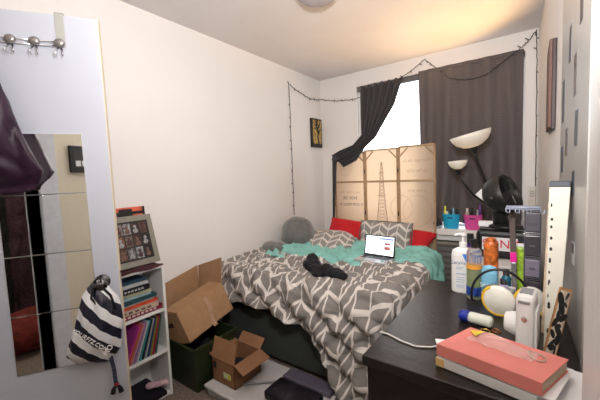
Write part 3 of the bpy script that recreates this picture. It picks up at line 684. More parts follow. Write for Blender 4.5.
# papers, books
q = MB(); q.box((-.13, -.10, 0), (.15, .09, .0015)); tag(build('paper', q, paper_m, None, loc=(-.03, .985, ZD+.0005), rot=(0, 0, -.18)), 'loose white paper sheets under the white paperback on the dresser', 'paper')
def near_book(label, pts, z0, z1, col, page, mcol, spine=None):
    b_ = thing('book', label, 'book', (*pts[0], z0)); o0 = V((*pts[0], 0)); P_ = [V((*p_, 0))-o0 for p_ in pts]; c_ = sum(P_, V())/4
    q = MB(); h_ = z1-z0; e = .004
    def slab(a, b2, k): 
        pp = [c_+(p_-c_)*k for p_ in P_]; q.add([p_+V((0, 0, a)) for p_ in pp]+[p_+V((0, 0, b2)) for p_ in pp], [(0, 1, 2, 3), (4, 7, 6, 5), (0, 4, 5, 1), (1, 5, 6, 2), (2, 6, 7, 3), (3, 7, 4, 0)])
    slab(0, e*.6, 1); slab(h_-e*.6, h_, 1)
    for a, b2 in ((3, 0),) + (((0, 1),) if spine else ()): # spine side
        A, Bp = P_[a], P_[b2]; n_ = (c_-(A+Bp)/2).normalized()*e
        q.add([A, Bp, Bp+n_, A+n_]+[p_+V((0, 0, h_)) for p_ in (A, Bp, Bp+n_, A+n_)], [(0, 1, 2, 3), (4, 7, 6, 5), (0, 4, 5, 1), (1, 5, 6, 2), (2, 6, 7, 3), (3, 7, 4, 0)])
    build('cover', q, mcol, b_, bevel=.0012)
    q = MB(); pp = [c_+(p_-c_)*.972 for p_ in P_]; q.add([p_+V((0, 0, e*.6)) for p_ in pp]+[p_+V((0, 0, h_-e*.6)) for p_ in pp], [(0, 1, 2, 3), (4, 7, 6, 5), (0, 4, 5, 1), (1, 5, 6, 2), (2, 6, 7, 3), (3, 7, 4, 0)])
    build('pages', q, page, b_); return b_
wb_ = near_book('white paperback with pale orange corner lying under the pink book', [(-.205, .89), (-.13, 1.06), (.085, 1.00), (.018, .842)], ZD+.0025, ZD+.028, None, paper_m, mat('white_cover', (.72, .72, .74), .5, var=.02))
q = MB(); q.box((0, 0, 0), (.022, .003, .022)); o = build('spine_tab', q, mat('pale_orange', (.75, .5, .2), .5), wb_, loc=(-.001, -.0025, .001), rot=(0, 0, -.2))
q = MB(); q.box((-.12, -.085, 0), (.13, .085, .001)); tag(build('paper', q, paper_m, None, loc=(-.055, .955, ZD+.0285), rot=(0, 0, -.27)), 'white paper sheet sandwiched between the pink book and the paperback', 'paper')
pk = near_book('coral pink hardback book on top of the pile on dresser', [(-.205, .893), (-.142, 1.045), (.082, .985), (.026, .842)], ZD+.0305, ZD+.062, None, mat('cream_pages', (.6, .5, .36), .8), mat('coral_pink', (.78, .25, .22), .45, var=.03))
ZB = ZD+.0625
q = MB()
def pbf(u, v):
    x = (u-.5)*.15; y = (v-.5)*.085*(1-.5*u)
    return V((x, y, .006+.016*abs(noise.noise(V((u*3, v*2.5, 3))))))
q.grid(pbf, 40, 26)
bgp = thing('zip_bag', 'crinkled clear plastic bag with a yellow corner on the pink book', 'plastic bag', (-.055, .965, ZB-.004), (0, 0, -.35))
build('film', q, mat('clear_film', (.95, .93, .93), .06, trans=.5, alpha=.22, var=0), bgp, smooth=True, solid=.0008)
q = MB(); q.add([V((-.098, .02, .006)), V((-.062, .035, .010)), V((-.066, -.012, .011)), V((-.098, .02, .0075)), V((-.062, .035, .0115)), V((-.066, -.012, .0125))], [(0, 2, 1), (3, 4, 5), (0, 1, 4, 3), (1, 2, 5, 4), (2, 0, 3, 5)]); build('yellow_corner', q, mat('yellow_card', (.8, .6, .05), .5, var=0), bgp)
q = MB(); q.tube([(.022*math.cos(a), .015*math.sin(a), .003+.002*math.sin(2*a)) for a in [i*PI/14 for i in range(28)]], .0018, 6, closed=True)
tag(build('hair_tie', q, mat('beige_elastic', (.55, .5, .4), .7), None, loc=(.018, .955, ZB), rot=(0, 0, -.9), smooth=True), 'thin beige hair tie lying on the pink book', 'hair tie')
q = MB(); q.tube([(-.405, .985, ZD+.003), (-.38, .985, ZD+.003), (-.33, .965, ZD+.003), (-.28, .955, ZD+.003), (-.24, .975, ZD+.003), (-.215, 1.0, ZD+.003), (-.18, 1.06, ZD+.003)], .0028, 8)
tag(build('cable', q, white_m, None, smooth=True), 'thin white cable lying across the black dresser top', 'cable')
q = MB(); q.box((-.08, -.06, 0), (.08, .06, .001)); tag(build('paper', q, paper_m, None, loc=(-.145, 1.005, ZD+.0018), rot=(0, 0, .35)), 'white paper sheet whose corner sticks out left of the pink book', 'paper')
# lying stick deodorant
dd = thing('deodorant', 'small white stick with a blue cap lying on its side on the dresser', 'deodorant', (-.158, 1.215, ZD+.02), (0, PI/2, -.15))
q = MB(); q.lathe([(.001, -.012), (.017, -.012), (.019, -.005), (.019, .055), (.012, .062), (.001, .062)], 20, None, 1, 1.15); build('stick_body', q, mat('milky_plastic', (.65, .68, .6), .25), dd, smooth=False, bevel=.002)
q = MB(); q.lathe([(.001, -.042), (.015, -.042), (.020, -.034), (.020, -.012), (.001, -.012)], 20, None, 1, 1.15); build('cap', q, mat('blue_cap', (.01, .03, .3), .3), dd)
# trinkets
for i, (x, y, r0, m_, lb) in enumerate(((-.115, 1.165, .014, gold_m, 'gold bangle ring lying nearest the lying deodorant stick'), (-.095, 1.145, .010, gold_m, 'small gold ring between bangle and white camera'), (-.085, 1.185, .012, mat('copper', (.35, .12, .04), .35, .8), 'copper coloured ring behind the gold rings'))):
    q = MB(); q.tube([(r0*math.cos(a), r0*math.sin(a), .002+.002*math.sin(a*3)**2) for a in [k*PI/10 for k in range(20)]], .0022, 6, closed=True)
    tag(build('ring', q, m_, None, loc=(x, y, ZD+.0012), smooth=True), lb, 'ring', 'jewellery scattered on the dresser')
q = MB(); q.tube([(.03*math.sin(i*.9)*(1-i/40), .03*math.cos(i*.7)*(1-i/50), .0025+.004*abs(math.sin(i*2.2))) for i in range(30)], .0014, 5)
tag(build('necklace', q, gold_m, None, loc=(-.105, 1.12, ZD)), 'tangled gold chain in front of the white instant camera', 'necklace')
# instant camera
ic = thing('instant_camera', 'white instant camera standing on end behind the pink book', 'camera', (.0, 1.125, ZD), (0, 0, -.1))
build('camera_body', B((-.027, -.05, 0), (.018, .05, .172)), white_m, ic, bevel=.013)
q = MB(); q.lathe([(.001, 0), (.036, 0), (.034, .012), (.028, .030), (.024, .034), (.020, .030), (.001, .028)], 24, Matrix.Translation((-.026, -.0, .068)) @ Matrix.Rotation(-PI/2, 4, 'Y')); build('lens', q, white_m, ic, smooth=False, bevel=.002)
build('film_door', B((.018, -.04, .02), (.024, .04, .13)), white_m, ic, bevel=.003)
q = MB(); q.box((-.020, -.052, .150), (.008, -.049, .158)); q.box((-.02, -.025, .171), (.01, .025, .1745)); build('viewfinder', q, mat('grey_plastic', (.25, .25, .26), .4), ic)
q = MB(); q.lathe([(.001, 0), (.008, 0), (.007, .003), (.001, .004)], 16, Matrix.Translation((-.005, -.0505, .105)) @ Matrix.Rotation(PI/2, 4, 'X')); build('shutter_button', q, chrome_m, ic)
# headphones
hp = thing('headphones', 'headphones with thin black band and white and yellow ear cup on the dresser', 'headphones', (-.068, 1.32, ZD), (0, 0, .1))
q = MB(); q.tube([(-.018+.090*math.cos(a), .02, .064+.104*math.sin(a)) for a in [-.25+i*(PI+.5)/28 for i in range(29)]], .0045, 8); build('headband', q, black_m, hp, smooth=True)
for sx in (-1, 1):
    Mh = Matrix.Translation((-.020 if sx < 0 else .072, -.0+(.03 if sx > 0 else 0), .060)) @ Matrix.Rotation(PI/2, 4, 'X') @ Matrix.Rotation(.35*sx, 4, 'Y')
    q = MB(); q.lathe([(.001, -.008), (.050, -.008), (.055, .0), (.052, .008), (.046, .012), (.001, .018)], 28, Mh); e = build('ear_cup', q, mat('ivory_plastic', (.78, .76, .68), .3, var=.02), hp, smooth=True)
    q = MB(); q.tube([Mh @ V((.051*math.cos(a), .051*math.sin(a), .006)) for a in [i*PI/18 for i in range(12, 34)]], .0065, 8); build('yellow_trim', q, mat('yellow_trim', (.8, .5, .03), .4, var=0), e, smooth=True)
# lotion pump bottle
lb = thing('lotion_bottle', 'white pump bottle with blue label at the left of the toiletries', 'bottle', (-.235, 1.515, ZD), (0, 0, .10))
q = MB(); q.lathe([(.001, 0), (.042, 0), (.046, .006), (.046, .165), (.042, .185), (.025, .197), (.014, .2), (.001, .2)], 28, None, 1, .55); build('bottle_body', q, white_m, lb, smooth=False, bevel=.001)
q = MB(); q.lathe([(.001, .2), (.015, .2), (.015, .222), (.006, .224), (.005, .25), (.013, .252), (.013, .262), (.001, .264)], 18); q.tube([(0, 0, .257), (-.02, -.006, .258), (-.032, -.010, .252)], .005, 8); build('pump', q, white_m, lb, smooth=False)
blue_m = mat('label_blue', (.04, .2, .62), .4, var=0)
lab = MB()
def onb(a, z): return V((.0465*math.sin(a), -.0465*.55*math.cos(a), z))
lab.add([onb(-.05, .175), onb(.35, .175), onb(.75, .175), onb(1.2, .175), onb(1.2, .06), onb(.85, .075), onb(.40, .125)], [(0, 1, 6), (1, 2, 5, 6), (2, 3, 4, 5)]); build('blue_label', lab, blue_m, lb, solid=.0006)
M_ = Matrix.Translation((-.019, -.0262, .135)) @ Matrix.Rotation(PI/2, 4, 'X'); text('printed_text', 'CeraVe', .020, mat('label_navy', (.08, .13, .25), .5, var=0), lb, M_, .0004)
q = MB()
for z_, l_ in ((.115, .03), (.108, .024), (.085, .04), (.07, .034), (.06, .036), (.05, .03), (.035, .034), (.028, .03)): q.box((-.026, -.0262, z_), (-.026+l_, -.0256, z_+(.004 if z_ == .085 else .002)))
build('fine_print', q, mat('label_print', (.3, .45, .65), .5, var=0), lb)
# other bottles
def bottle(name, label, cat, loc_, prof, m_, cap=None, capm=None, n=22, sy=1, extra=None, rz=0):
    b_ = thing(name, label, cat, loc_, (0, 0, rz)); q = MB(); q.lathe(prof, n, None, 1, sy); build('bottle_body', q, m_, b_, smooth=False, bevel=.001)
    if cap: q = MB(); q.lathe(cap, n, None, 1, sy); build('cap', q, capm, b_)
    return b_
b_ = bottle('spray_bottle', 'clear mist bottle with yellow green liquid and black cap', 'bottle', (-.185, 1.455, ZD), [(.001, 0), (.027, 0), (.028, .005), (.028, .20), (.018, .215), (.001, .216)], acryl_m, [(.001, .2165), (.013, .2165), (.013, .25), (.001, .252)], black_m)
q = MB(); q.lathe([(.001, .006), (.0255, .006), (.0255, .125), (.001, .125)], 20); build('liquid', q, mat('lime_liquid', (.45, .62, .03), .2, trans=.3), b_)
q = MB(); q.lathe([(.0287, .02), (.0289, .02), (.0289, .055), (.0287, .055)], 20); build('blue_label', q, mat('label_deepblue', (.02, .06, .3), .4), b_)
q = MB(); q.lathe([(.0287, .130), (.0289, .130), (.0289, .148), (.0287, .148)], 20); build('orange_label', q, mat('label_orange', (.8, .35, .05), .4), b_)
b_ = bottle('perfume_bottle', 'dark purple bottle with black cap behind the clear mist bottle', 'bottle', (-.215, 1.575, ZD), [(.001, 0), (.024, 0), (.024, .20), (.001, .21)], mat('deep_purple', (.03, .01, .12), .25), [(.001, .2105), (.014, .2105), (.014, .25), (.001, .25)], black_m)
def leaf(nt, u, v): pass
q_or = mat('orange_leaf_print', (.72, .14, .03), .35, var=.9, scale=45)
b_ = bottle('spray_can', 'tall orange patterned spray can behind the pale blue bottle', 'bottle', (-.135, 1.57, ZD), [(.001, 0), (.028, 0), (.028, .215), (.023, .225), (.001, .226)], q_or, [(.001, .2265), (.02, .2265), (.018, .238), (.001, .24)], q_or)
b_ = bottle('shampoo_bottle', 'pale blue bottle with white script standing inside the black headphone band', 'bottle', (-.13, 1.455, ZD), [(.001, 0), (.028, 0), (.030, .01), (.030, .12), (.024, .142), (.001, .15)], mat('pale_blue_plastic', (.22, .52, .72), .35, var=.03), None, None, sy=.7)
M_ = Matrix.Translation((0, -.0222, .075)) @ Matrix.Rotation(PI/2, 4, 'X') @ Matrix.Rotation(.15, 4, 'Z'); text('printed_text', 'Secret', .024, paper_m, b_, M_, .0006)
q = MB(); q.lathe([(.0303, .025), (.0306, .025), (.0306, .04), (.0303, .04)], 22, None, 1, .7); build('white_band', q, paper_m, b_)
for i, (x, y, hh_, m_, lb_) in enumerate(((-.085, 1.52, .075, mat('pale_lilac', (.45, .4, .55), .3), 'short lilac jar right of the pale blue bottle'), (-.055, 1.47, .065, acryl_m, 'short clear jar with white lid near the green tube'), (-.078, 1.56, .11, mat('teal_glass', (.03, .2, .3), .15, trans=.4), 'small teal glass bottle between orange can and green tube'))):
    b_ = bottle('jar', lb_, 'jar', (x, y, ZD), [(.001, 0), (.017, 0), (.018, .004), (.018, hh_*.7), (.010, hh_*.8), (.001, hh_*.8)], m_, [(.001, hh_*.8+.0005), (.013, hh_*.8+.0005), (.013, hh_), (.001, hh_)], chrome_m if i != 1 else white_m)
# green tube
b_ = thing('cream_tube', 'bright green cream tube with white patterned foot standing on its cap', 'tube', (-.03, 1.60, ZD))
q = MB()
def tubef(u, v): a = u*2*PI; w_ = .017+.004*v; d_ = .015*(1-v)+.0015; return V((w_*math.cos(a), d_*math.sin(a), .02+.185*v))
q.grid(tubef, 24, 14); build('tube_body', q, mat('lime_print', (.35, .55, .05), .35, var=.45, scale=70), b_, smooth=True, solid=.001, weld=True)
q = MB(); q.lathe([(.001, 0), (.014, 0), (.014, .02), (.001, .021)], 18); build('cap', q, mat('green_cap', (.15, .3, .03), .4), b_)
build('crimp', B((-.021, -.002, .203), (.021, .002, .218)), paper_m, b_)
# makeup brush / stick with pink band
b_ = thing('hair_brush', 'long brown stick brush with hot pink band among the toiletries', 'brush', (-.045, 1.50, ZD), (-.03, -.04, 0))
build('handle', B((-.009, -.006, 0), (.009, .006, .16)), mat('clear_grey', (.25, .24, .25), .2, trans=.4), b_, bevel=.003)
build('band', B((-.011, -.008, .16), (.011, .008, .20)), mat('hot_pink', (.75, .02, .3), .4), b_, bevel=.002)
build('bristle_head', B((-.010, -.007, .20), (.010, .007, .35)), mat('brown_bristle', (.10, .075, .065), .7, var=.3, scale=80), b_, bevel=.003)
# acrylic organiser tower
b_ = thing('organizer', 'tall smoky clear plastic organiser with lilac drawer beside the leaning board', 'organizer', (.008, 1.46, ZD))
smoke_m = mat('smoky_acrylic', (.22, .21, .25), .12, trans=.5, var=0)
for i, (z0, z1) in enumerate(((0, .12), (.124, .20), (.204, .29), (.294, .375))):
    q = MB(); q.box((-.026, -.03, z0), (.026, .03, z0+.003)); q.box((-.026, -.03, z0), (-.023, .03, z1)); q.box((.023, -.03, z0), (.026, .03, z1)); q.box((-.026, .027, z0), (.026, .03, z1)); q.box((-.026, -.03, z1-.003), (.026, .03, z1))
    t_ = build('tier', q, smoke_m, b_, bevel=.001)
    build('drawer', B((-.022, -.031, z0+.006), (.022, .02, z1-.006)), mat('lilac_plastic', (.20, .18, .24), .3) if i == 1 else mat('drawer_dark_%d' % (i % 2), [(.05, .045, .055), (.10, .095, .115)][i % 2], .2), t_, bevel=.002)
    build('pull', B((-.008, -.036, (z0+z1)/2-.003), (.008, -.030, (z0+z1)/2+.003)), smoke_m, t_)
q = MB()
q.box((-.075, 1.437, 1.183), (.03, 1.487, 1.190))
for k in range(4): q.tube([(-.078, 1.434+k*.018, 1.181), (.033, 1.434+k*.018, 1.181)], .0022, 6)
for x in (-.075, -.045, -.01, .03): q.tube([(x, 1.434, 1.181), (x, 1.434, 1.170), (x+.012, 1.434, 1.166), (x+.012, 1.434, 1.180)], .0022, 6)
tag(build('wire_tray', q, mat('pale_blue_wire', (.28, .31, .40), .3), None, smooth=True), 'small pale blue wire tray resting on top of the smoky organiser', 'tray')
# beige art board and tall white board leaning at the wall
def slabq(name, pts0, pts1, m, parent=None):  # pts bottom 4 & top 4
    q = MB(); q.add([V(p_) for p_ in pts0]+[V(p_) for p_ in pts1], [(0, 1, 2, 3), (4, 7, 6, 5), (0, 4, 5, 1), (1, 5, 6, 2), (2, 6, 7, 3), (3, 7, 4, 0)]); return q
tbx = thing('poster_board', 'tall white board with grey top edge leaning against the right wall', 'board', (.05, 1.17, ZD))
o0 = V(tbx.location)
bt = [V(p_)-o0 for p_ in ((.036, 1.13, .8), (.068, 1.13, .8), (.078, 1.22, .8), (.046, 1.22, .8))]; tp = [V(p_)-o0 for p_ in ((.050, 1.33, 1.268), (.104, 1.33, 1.268), (.108, 1.40, 1.268), (.054, 1.40, 1.268))]
build('panel', slabq('', bt, tp, None), mat('cream_board', (.58, .56, .49), .6, var=.02), tbx, bevel=.002)
t2 = [p_+V((.0, .004, .018)) for p_ in tp]; build('top_edge', slabq('', [p_+V((0, 0, .0005)) for p_ in tp], t2, None), mat('slate_edge', (.07, .08, .10), .6), tbx, bevel=.003)
q = MB()
for k in range(22):
    s0 = k/22; a = bt[0].lerp(tp[0], min(1, max(0, s0+.02*math.sin(k*4.1)))); w_ = .003+.012*abs(noise.noise(V((k*.9, 2.3, 1))))
    if noise.noise(V((k*.8, 5.5, 1))) > -.15: q.ell(tuple(a+V((.004+w_*.6, -.0008, 0))), (w_*.45, .0012, .006+.010*abs(noise.noise(V((k*1.7, 1, 1))))), None, 7, 5)
build('ink_border', q, mat('ink_black', (.03, .025, .025), .7), tbx)
q = MB(); q.box((-.010, -.004, 0), (.012, .004, .43)); o = build('art_board', q, mat('beige_art', (.5, .38, .27), .7, var=.35, scale=30), None, loc=(.043, 1.255, ZD), rot=(-.30, .04, 0))
tag(o, 'narrow beige painted board leaning behind the tall white board', 'board')
gf = thing('framed_art', 'small gold edged abstract picture leaning against the grey closet door', 'picture', (.048, 1.10, ZD), (-.12, .30, .55))
build('frame', B((-.018, -.003, 0), (.018, .003, .20)), mat('copper_gold', (.5, .27, .12), .35, .5), gf, bevel=.002)
q = MB()
for k in range(14): z_ = .016+k*.0125; q.ell((.009*math.sin(k*2.4+1), -.0036, z_), (.003+.006*abs(math.sin(k*1.7)), .001, .006+.016*abs(math.cos(k*1.3))), Matrix.Rotation(.6*math.sin(k), 4, 'Y'), 8, 6)
build('black_marks', q, black_m, gf)
build('art', B((-.014, -.0035, .008), (.014, -.003, .192)), mat('cream_art', (.6, .52, .42), .5, var=.4, scale=40), gf)

# canvas on right wall (seen edge-on) and prints
cx = wx(2.05)
p = thing('wall_canvas', 'dark edged brown canvas hung on the right wall beside the window', 'picture', (cx, 2.0, 1.74))
build('frame', B((-.016, .0, -.225), (.0, .30, .205)), mat('walnut_dark', (.03, .012, .012), .5), p, bevel=.002)
build('canvas', B((-.028, .002, -.215), (-.016, .298, .205)), mat('brown_canvas', (.14, .075, .06), .7, var=.1), p, bevel=.002)
prints = [(1.60, 1.58, .07, .16, 0), (1.50, 1.42, .06, .10, 1), (1.60, 1.36, .07, .10, 0), (1.46, 1.75, .05, .12, 1), (1.34, 1.62, .06, .13, 0), (1.30, 1.45, .06, .11, 0), (1.26, 1.80, .05, .10, 1), (1.52, 1.20, .07, .09, 0), (1.33, 1.28, .06, .08, 0), (1.44, 1.10, .05, .06, 2), (1.30, 1.06, .05, .07, 2), (1.52, 1.02, .05, .05, 2)]
names = ['tall dark photo print nearest the window side of grey closet door', 'dark print right of the tall print on the grey door', 'dark print just below the tall print on grey door', 'narrow print high up near the middle of the grey door', 'dark print high beside the white trim on grey door', 'dark print below the high one beside the white trim', 'topmost small print by the white trim on grey door', 'small dark print above the white board on grey door', 'small dark print at eye level by the white trim', 'white card stuck low on the middle of grey door', 'white card stuck low beside the white trim', 'lowest white card on the grey door above the dresser']
for i, (y, z_, w_, h_, k) in enumerate(prints):
    o = thing('photo_print', names[i], 'photo', (wx(y)-.014, y, z_), (.06*math.sin(i*3), 0, math.atan(.0435)), 'prints stuck on the grey closet door')
    build('print', B((-.0012, -w_/2, -h_/2), (-.0004, w_/2, h_/2)), paper_m if k == 2 else mat('print_grey', (.16, .15, .15), .4), o)
    build('image', B((-.0016, -w_/2+.004, -h_/2+(.004 if k != 2 else h_*.5)), (-.0012, w_/2-.004, h_/2-.004)), mat('print_image_%d' % (i % 3), [(.03, .03, .045), (.12, .09, .08), (.06, .08, .10)][i % 3], .4, var=.8, scale=50), o)

# ------------------------------------------------------------------ window corner: cabinet, case, fan, lamp, bins
cb = thing('cabinet', 'white low cabinet under the black case between dresser and window', 'cabinet', (-.12, 2.55, 0))
build('body', loc(cb, (-.33, 2.22, 0), (.03, 2.95, .735)), mat('cab_white', (.62, .60, .57), .45, var=.02), cb, bevel=.003)
build('top', loc(cb, (-.34, 2.20, .735), (.03, 2.96, .752)), mat('cab_white', (.62, .60, .57), .45), cb, bevel=.003)
for k in range(2):
    dr_ = build('door', loc(cb, (-.325+k*.178, 2.205, .04), (-.152+k*.178, 2.219, .725)), white_m, cb, bevel=.002)
    build('handle', loc(cb, (-.17+k*.03, 2.192, .60), (-.164+k*.03, 2.205, .68)), chrome_m, dr_)
rd = thing('radiator', 'grey slatted wall heater under the window sill', 'radiator', (-.55, 3.25, 0))
build('casing', loc(rd, (-.735, 3.20, .10), (-.40, 3.32, .665)), mat('heater_grey', (.14, .13, .12), .5, var=.1), rd, bevel=.004)
q = MB()
for k in range(9): q.box((-.175, -.062, .14+k*.055), (.14, -.05, .165+k*.055))
build('slats', q, mat('heater_slat', (.22, .20, .18), .5), rd)
build('top_bar', loc(rd, (-.74, 3.18, .635), (-.395, 3.2, .66)), mat('heater_top', (.32, .28, .24), .5), rd)

cs = thing('speaker_case', 'black rounded carry case with white plate and red letters on the cabinet', 'case', (-.145, 2.45, .7525))
build('case_body', B((-.145, -.09, 0), (.145, .09, .182)), mat('case_black', (.008, .008, .009), .45), cs, bevel=.025)
pl_ = build('name_plate', B((-.108, -.0925, .055), (.085, -.0895, .140)), mat('plate_white', (.7, .7, .72), .4, var=0), cs)
text('printed_text', 'SONY', .075, mat('letter_red', (.6, .02, .03), .5, var=0), cs, Matrix.Translation((-.008, -.094, .097)) @ Matrix.Rotation(PI/2, 4, 'X'), .0008)
build('top_ridge', B((-.13, -.05, .180), (.13, .05, .192)), black_m, cs, bevel=.005)
build('side_panel', B((.09, -.093, .03), (.132, -.089, .16)), mat('dark_grille', (.02, .02, .022), .7), cs, bevel=.002)

fn_ = thing('desk_fan', 'black desk fan tilted upward on top of the black case', 'fan', (-.13, 2.45, .9455), (0, 0, 0)); fn_.scale = (1.16, 1.1, 1.12)
q = MB(); q.lathe([(.001, 0), (.075, 0), (.075, .012), (.045, .028), (.001, .03)], 26, None, 1.1, .9); build('base', q, black_m, fn_, smooth=False, bevel=.002)
q = MB(); q.tube([(-.02, 0, .02), (-.03, 0, .10), (-.05, -.03, .18)], [.042, .036, .028], 16); q.ell((-.055, -.05, .175), (.03, .05, .03)); build('arm', q, black_m, fn_, smooth=True)
ax = V((.86, -.30, .36)).normalized()
Mf = Matrix.Translation((-.0, .0, .195)) @ V((0, 0, 1)).rotation_difference(ax).to_matrix().to_4x4()
q = MB(); q.lathe([(.001, -.105), (.06, -.10), (.098, -.075), (.114, -.035), (.116, .025), (.110, .03), (.106, .025), (.106, -.03), (.001, -.05)], 36, Mf); hs = build('housing', q, black_m, fn_, smooth=True)
q = MB()
for k in range(26):
    a = 2*PI*k/26; q.tube([Mf @ V((.025*math.cos(a), .025*math.sin(a), .034)), Mf @ V((.07*math.cos(a+.35), .07*math.sin(a+.35), .036)), Mf @ V((.108*math.cos(a+.5), .108*math.sin(a+.5), .024))], .0018, 5)
q.tube([Mf @ V((.07*math.cos(a), .07*math.sin(a), .036)) for a in [i*PI/16 for i in range(32)]], .002, 5, closed=True)
build('grille', q, mat('grille_grey', (.02, .02, .022), .35), fn_)
q = MB(); q.lathe([(.001, .03), (.026, .03), (.024, .04), (.001, .042)], 20, Mf); build('hub', q, mat('hub_grey', (.03, .03, .03), .3), fn_)
for k in range(3):
    q = MB(); a0_ = 2*PI*k/3
    q.grid(lambda u, v: Mf @ V(((.02+.078*u)*math.cos(a0_+1.2*(v-.5)*(.6+u*.4)), (.02+.078*u)*math.sin(a0_+1.2*(v-.5)*(.6+u*.4)), -.01+.03*(v-.5))), 8, 8); build('blade', q, black_m, fn_, smooth=True, solid=.002)
q = MB(); q.ell((-.062, -.095, .175), (.016, .01, .016)); build('tilt_knob', q, black_m, fn_, smooth=True)
# card tucked behind the fan
q = MB(); q.box((-.045, 0, -.055), (.045, .002, .055)); tag(build('card', q, paper_m, None, loc=(-.245, 2.545, 1.165), rot=(-.1, .75, .1)), 'white paper card tucked behind the black desk fan', 'card')
q = MB(); q.box((0, 0, 0), (.085, .05, .035)); tag(build('small_box', q, paper_m, None, loc=(-.285, 2.44, .9455), bevel=.004), 'small white box on the black case left of the fan', 'box')

# floor lamp
fl = thing('floor_lamp', 'black floor lamp with two white glass shades in the window corner', 'lamp', (-.25, 3.03, 0))
q = MB(); q.lathe([(.001, 0), (.12, 0), (.12, .015), (.02, .03), (.001, .03)], 28); build('base', q, black_m, fl)
def lp_(x, z, y=2.98): return V((x, y, z))-V(fl.location)
q = MB(); q.tube([(0, 0, .02), (.0, 0, .75), lp_(-.215, .99, 3.03), lp_(-.255, 1.10, 3.0), lp_(-.31, 1.27, 2.97), lp_(-.36, 1.42, 2.93), lp_(-.375, 1.49, 2.91)], .011, 10); build('pole', q, black_m, fl, smooth=True)
q = MB(); q.tube([lp_(-.215, .98, 3.03), lp_(-.29, 1.04, 3.0), lp_(-.38, 1.12, 2.95), lp_(-.44, 1.21, 2.92), lp_(-.485, 1.31, 2.90)], .009, 10); build('side_arm', q, black_m, fl, smooth=True)
shade_m = mat('opal_glass', (.97, .95, .90), .3, transl=.35, var=.01)
def bowl(r0, h0, M):
    q = MB(); prof = [(.012, 0), (r0*.45, h0*.12), (r0*.75, h0*.38), (r0*.93, h0*.72), (r0, h0), (r0-.006, h0), (r0*.88, h0*.70), (r0*.70, h0*.40), (r0*.40, h0*.17), (.012, .008)]
    q.lathe(prof, 36, M); return q
axs = V((.26, -.05, .96)).normalized(); Ms = Matrix.Translation(lp_(-.383, 1.515, 2.90)) @ V((0, 0, 1)).rotation_difference(V((-.24, -.06, .96)).normalized()).to_matrix().to_4x4()
Ms = Matrix.Translation(lp_(-.375, 1.505, 2.90)) @ Euler((.10, -.22, 0)).to_matrix().to_4x4()
s1 = build('lamp_shade', bowl(.152, .115, Ms), shade_m, fl, smooth=True)
q = MB(); q.lathe([(.001, -.045), (.012, -.045), (.035, -.005), (.035, .004), (.001, .004)], 20, Ms); build('shade_cup', q, black_m, s1)
Mt = Matrix.Translation(lp_(-.487, 1.335, 2.90)) @ Euler((.05, -.05, 0)).to_matrix().to_4x4()
s2 = build('lamp_shade', bowl(.074, .072, Mt), shade_m, fl, smooth=True)
q = MB(); q.lathe([(.001, -.045), (.010, -.045), (.030, -.003), (.030, .004), (.001, .004)], 18, Mt); build('shade_cup', q, black_m, s2)
glow_m = mat('lamp_bulb', (1, .72, .38), .4, emit=9, var=0)
q = MB(); q.ell(Ms @ V((0, 0, .035)), (.022, .022, .028)); build('light_bulb', q, glow_m, s1, smooth=True)
q = MB(); q.ell(Mt @ V((0, 0, .03)), (.014, .014, .02)); build('light_bulb', q, mat('lamp_bulb_small', (1, .75, .42), .4, emit=4, var=0), s2, smooth=True)

# bins on sill
def bin_(label, x, col, contents):
    b_ = thing('storage_bin', label, 'bin', (x, 3.215, .7905), group='plastic bins on the window sill')
    m_ = mat('bin_'+label.split()[1], col, .4, var=.02); q = MB()
    prof = [(.001, 0), (.060, 0), (.062, .004), (.078, .132), (.080, .134), (.078, .136), (.074, .13), (.059, .006), (.001, .005)]
    q.lathe(prof, 32, None, 1, .85); build('bin_body', q, m_, b_, smooth=False)
    build('handle_slot', B((-.022, -.0665, .098), (.022, -.058, .110)), black_m, b_, bevel=.004)
    return b_
bin_('bright blue plastic bin of toiletries on the window sill', -.598, (.02, .42, .68), 0)
bin_('bright pink plastic bin of toiletries on the window sill', -.418, (.75, .09, .36), 0)
items = [('blue', -.598, [(-.052, .0, .20, .014, (.65, .65, .08), 'yellow topped bottle at the left of the blue bin'), (-.03, -.03, .155, .016, (.6, .58, .52), 'white jar lid showing at front of the blue bin'), (.0, .01, .17, .016, (.015, .015, .02), 'black bottle in the middle of the blue bin'), (.022, -.02, .185, .010, (.15, .4, .55), 'pale blue capped bottle in the blue bin'), (.048, .01, .175, .014, (.015, .015, .02), 'black bottle at the right of the blue bin')]),
         ('pink', -.418, [(-.045, -.01, .185, .018, (.45, .40, .36), 'beige pump bottle at left of the pink bin'), (-.01, .02, .19, .016, (.015, .015, .02), 'tall black bottle at the back of the pink bin'), (.015, -.02, .165, .015, (.03, .025, .03), 'short black bottle at front of the pink bin'), (.035, .01, .17, .010, (.5, .5, .5), 'silver capped tube in the pink bin'), (.055, .0, .22, .011, (.18, .06, .35), 'purple tall bottle at right of the pink bin')])]
for nm, x0, ls in items:
    for dx, dy, h_, r_, col, lb_ in ls:
        b_ = thing('toiletry_bottle', lb_, 'bottle', (x0+dx, 3.215+dy, .797), (0, 0, 0), 'toiletries in the '+nm+' bin')
        q = MB(); q.lathe([(.001, 0), (r_*.9, 0), (r_, .01), (r_, h_*.75), (r_*.6, h_*.82), (.001, h_*.82)], 16); build('bottle_body', q, mat('tb_%d_%d' % (int(col[0]*100), int(col[2]*100)), col, .3), b_)
        q = MB(); q.lathe([(.001, h_*.82+.0004), (r_*.62, h_*.82+.0004), (r_*.62, h_), (.001, h_)], 14); build('cap', q, mat('tbc_%d_%d' % (int(col[0]*100), int(col[2]*100)), tuple(min(1, c_*1.3+.02) for c_ in col), .3), b_)
